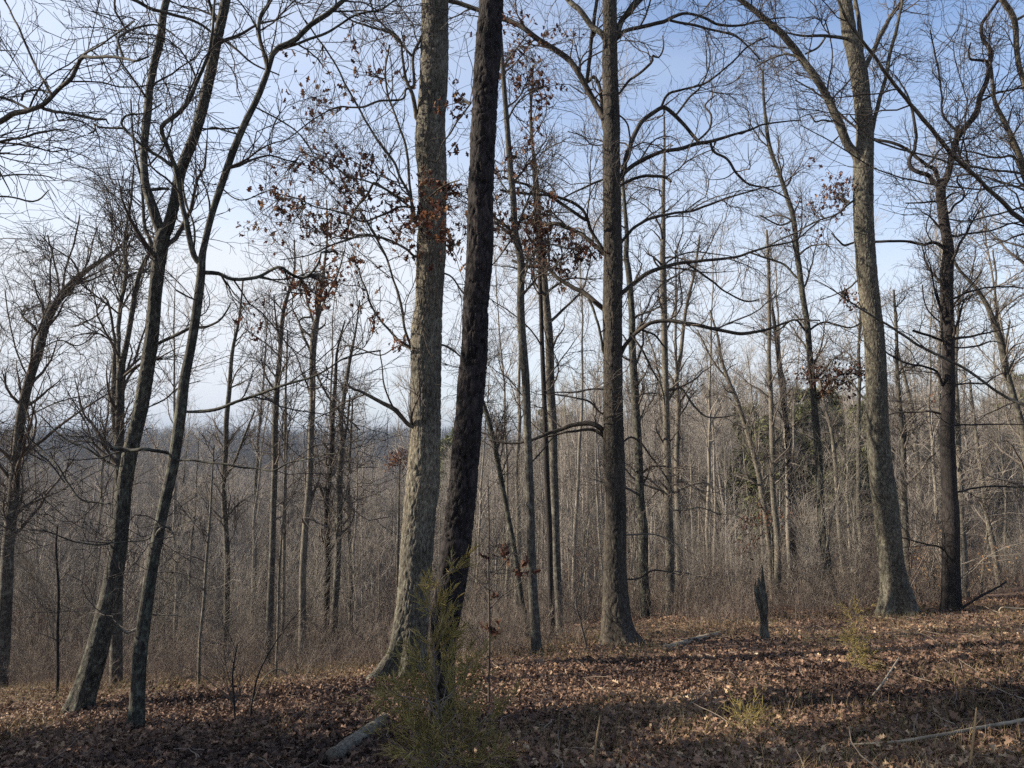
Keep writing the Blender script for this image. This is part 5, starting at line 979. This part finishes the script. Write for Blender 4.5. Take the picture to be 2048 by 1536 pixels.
sapling('waist-high oak sapling with a few curled brown leaves, right of the black pine', [(978, 1345, 5), (979, 1250, 5), (977, 1150, 4), (978, 1050, 3), (976, 960, 2)], 6.0, 'twig', [(965, 1108, 8, 3), (1002, 1095, 10, 4), (1042, 1140, 18, 9), (1020, 1115, 12, 3), (978, 1252, 16, 7), (958, 1320, 16, 6), (985, 1190, 8, 2)])
sapling('slim pale sapling rising out of the brush left of the broom-topped tree', [(552, 1345, 5), (556, 1250, 5), (558, 1150, 5), (565, 1050, 4), (570, 950, 4), (575, 860, 2)], 9.2, 'pale')
sapling('pale thin sapling with a kinked fork, right of the slender leaning tree', [(398, 1350, 6), (400, 1280, 6), (408, 1200, 6), (413, 1120, 6), (420, 1040, 5), (424, 960, 4), (428, 890, 3)], 8.6, 'pale', l1=(0.3, 1.0))
sapling('dark upright sapling stem standing in the brush left of the forked leaning tree', [(116, 1345, 6), (115, 1270, 6), (117, 1180, 5), (112, 1100, 5), (115, 1050, 3)], 9.0, 'dark', l1=(0.3, 0.9))
sapling('leafless bush of thin dark shoots at the litter edge, left of the log', [(470, 1440, 4), (468, 1400, 4), (465, 1350, 4), (474, 1290, 3)], 6.3, 'dark', n1=12, n2=40, l1=(0.3, 0.7), up=0.8)
sapling('leafless dark shoot arching right from the litter edge, left of the log', [(500, 1440, 4), (505, 1400, 4), (520, 1340, 4), (560, 1270, 3), (600, 1220, 2)], 6.4, 'dark', n1=6, n2=26)
sapling('thin crooked sapling on the crest between the young oak and the crooked-limbed oak', [(1175, 1320, 5), (1172, 1290, 5), (1160, 1240, 4), (1152, 1200, 3), (1170, 1130, 2)], 9.4, 'twig')
sapling('beech sapling thick with golden-tan leaves between the mottled oak and the black-barked tree', [(1868, 1215, 7), (1866, 1150, 6), (1870, 1080, 5), (1875, 1010, 3)], 15.5, 'pale',
        [(1845, 1120, 20, 60), (1868, 1110, 22, 90), (1880, 1150, 20, 90), (1850, 1160, 20, 80), (1865, 1195, 26, 110), (1845, 1200, 18, 60), (1880, 1080, 14, 40)], leafmat='beech_leaf', size=(0.05, 0.08), protos=BEECH, l1=(0.4, 1.4))
sapling('beech sapling with golden-tan leaves right of the black-barked tree', [(1960, 1200, 6), (1965, 1150, 5), (1970, 1100, 4), (1975, 1060, 3)], 17, 'pale', [(1950, 1160, 20, 40), (1975, 1130, 22, 40), (1990, 1100, 18, 30), (2010, 1150, 20, 30)], leafmat='beech_leaf', size=(0.05, 0.08), protos=BEECH, l1=(0.5, 1.6))
sapling('far sapling in layers of rust-red leaves left of the curving grey tree', [(1548, 1180, 5), (1546, 1110, 4), (1543, 1050, 3), (1545, 1010, 2)], 18.5, 'grey', [(1495, 1045, 16, 40), (1530, 1035, 20, 50), (1568, 1030, 18, 40), (1598, 1035, 16, 30), (1495, 1090, 14, 24), (1520, 1085, 14, 20), (1475, 1095, 10, 12)], size=(0.07, 0.11), l1=(0.6, 1.8), up=0.0)
sapling('far sapling with rust-red leaves close to the left side of the stout oak', [(795, 1150, 6), (797, 1050, 5), (798, 980, 4), (800, 930, 3)], 22, 'grey', [(790, 922, 14, 90), (805, 915, 12, 70), (778, 928, 10, 40)], size=(0.07, 0.11), l1=(0.8, 2.2), up=0.4)
sapling('sapling with sparse rust-red leaves left of the crooked-limbed oak', [(1160, 1270, 6), (1162, 1180, 5), (1165, 1110, 4), (1170, 1060, 3)], 18, 'grey', [(1150, 1100, 16, 24), (1185, 1095, 16, 24), (1170, 1130, 16, 24), (1195, 1130, 14, 16)], size=(0.06, 0.1), l1=(0.6, 1.6))

# ------------------------------------------------------------------ haze
HAZE = 0.0003
if HAZE:
    V = np.array([[x, y, z] for z in (-140, 60) for y in (-60, 3300) for x in (-3300, 3300)], float)
    V[:, 2] = np.where(V[:, 2] < 0, -140, 60)
    q = np.array([[0, 2, 3, 1], [4, 5, 7, 6], [0, 1, 5, 4], [2, 6, 7, 3], [0, 4, 6, 2], [1, 3, 7, 5]])
    m = bpy.data.materials.new('haze'); m.use_nodes = True; t = m.node_tree; t.nodes.clear(); o_ = t.nodes.new('ShaderNodeOutputMaterial'); pv = t.nodes.new('ShaderNodeVolumePrincipled')
    pv.inputs['Color'].default_value = (0.34, 0.42, 0.55, 1); pv.inputs['Density'].default_value = HAZE; pv.inputs['Anisotropy'].default_value = 0.0; t.links.new(pv.outputs[0], o_.inputs['Volume'])
    o = link('haze', mesh_from('haze', V, q, None, m, smooth_f=False)); o['kind'] = 'stuff'
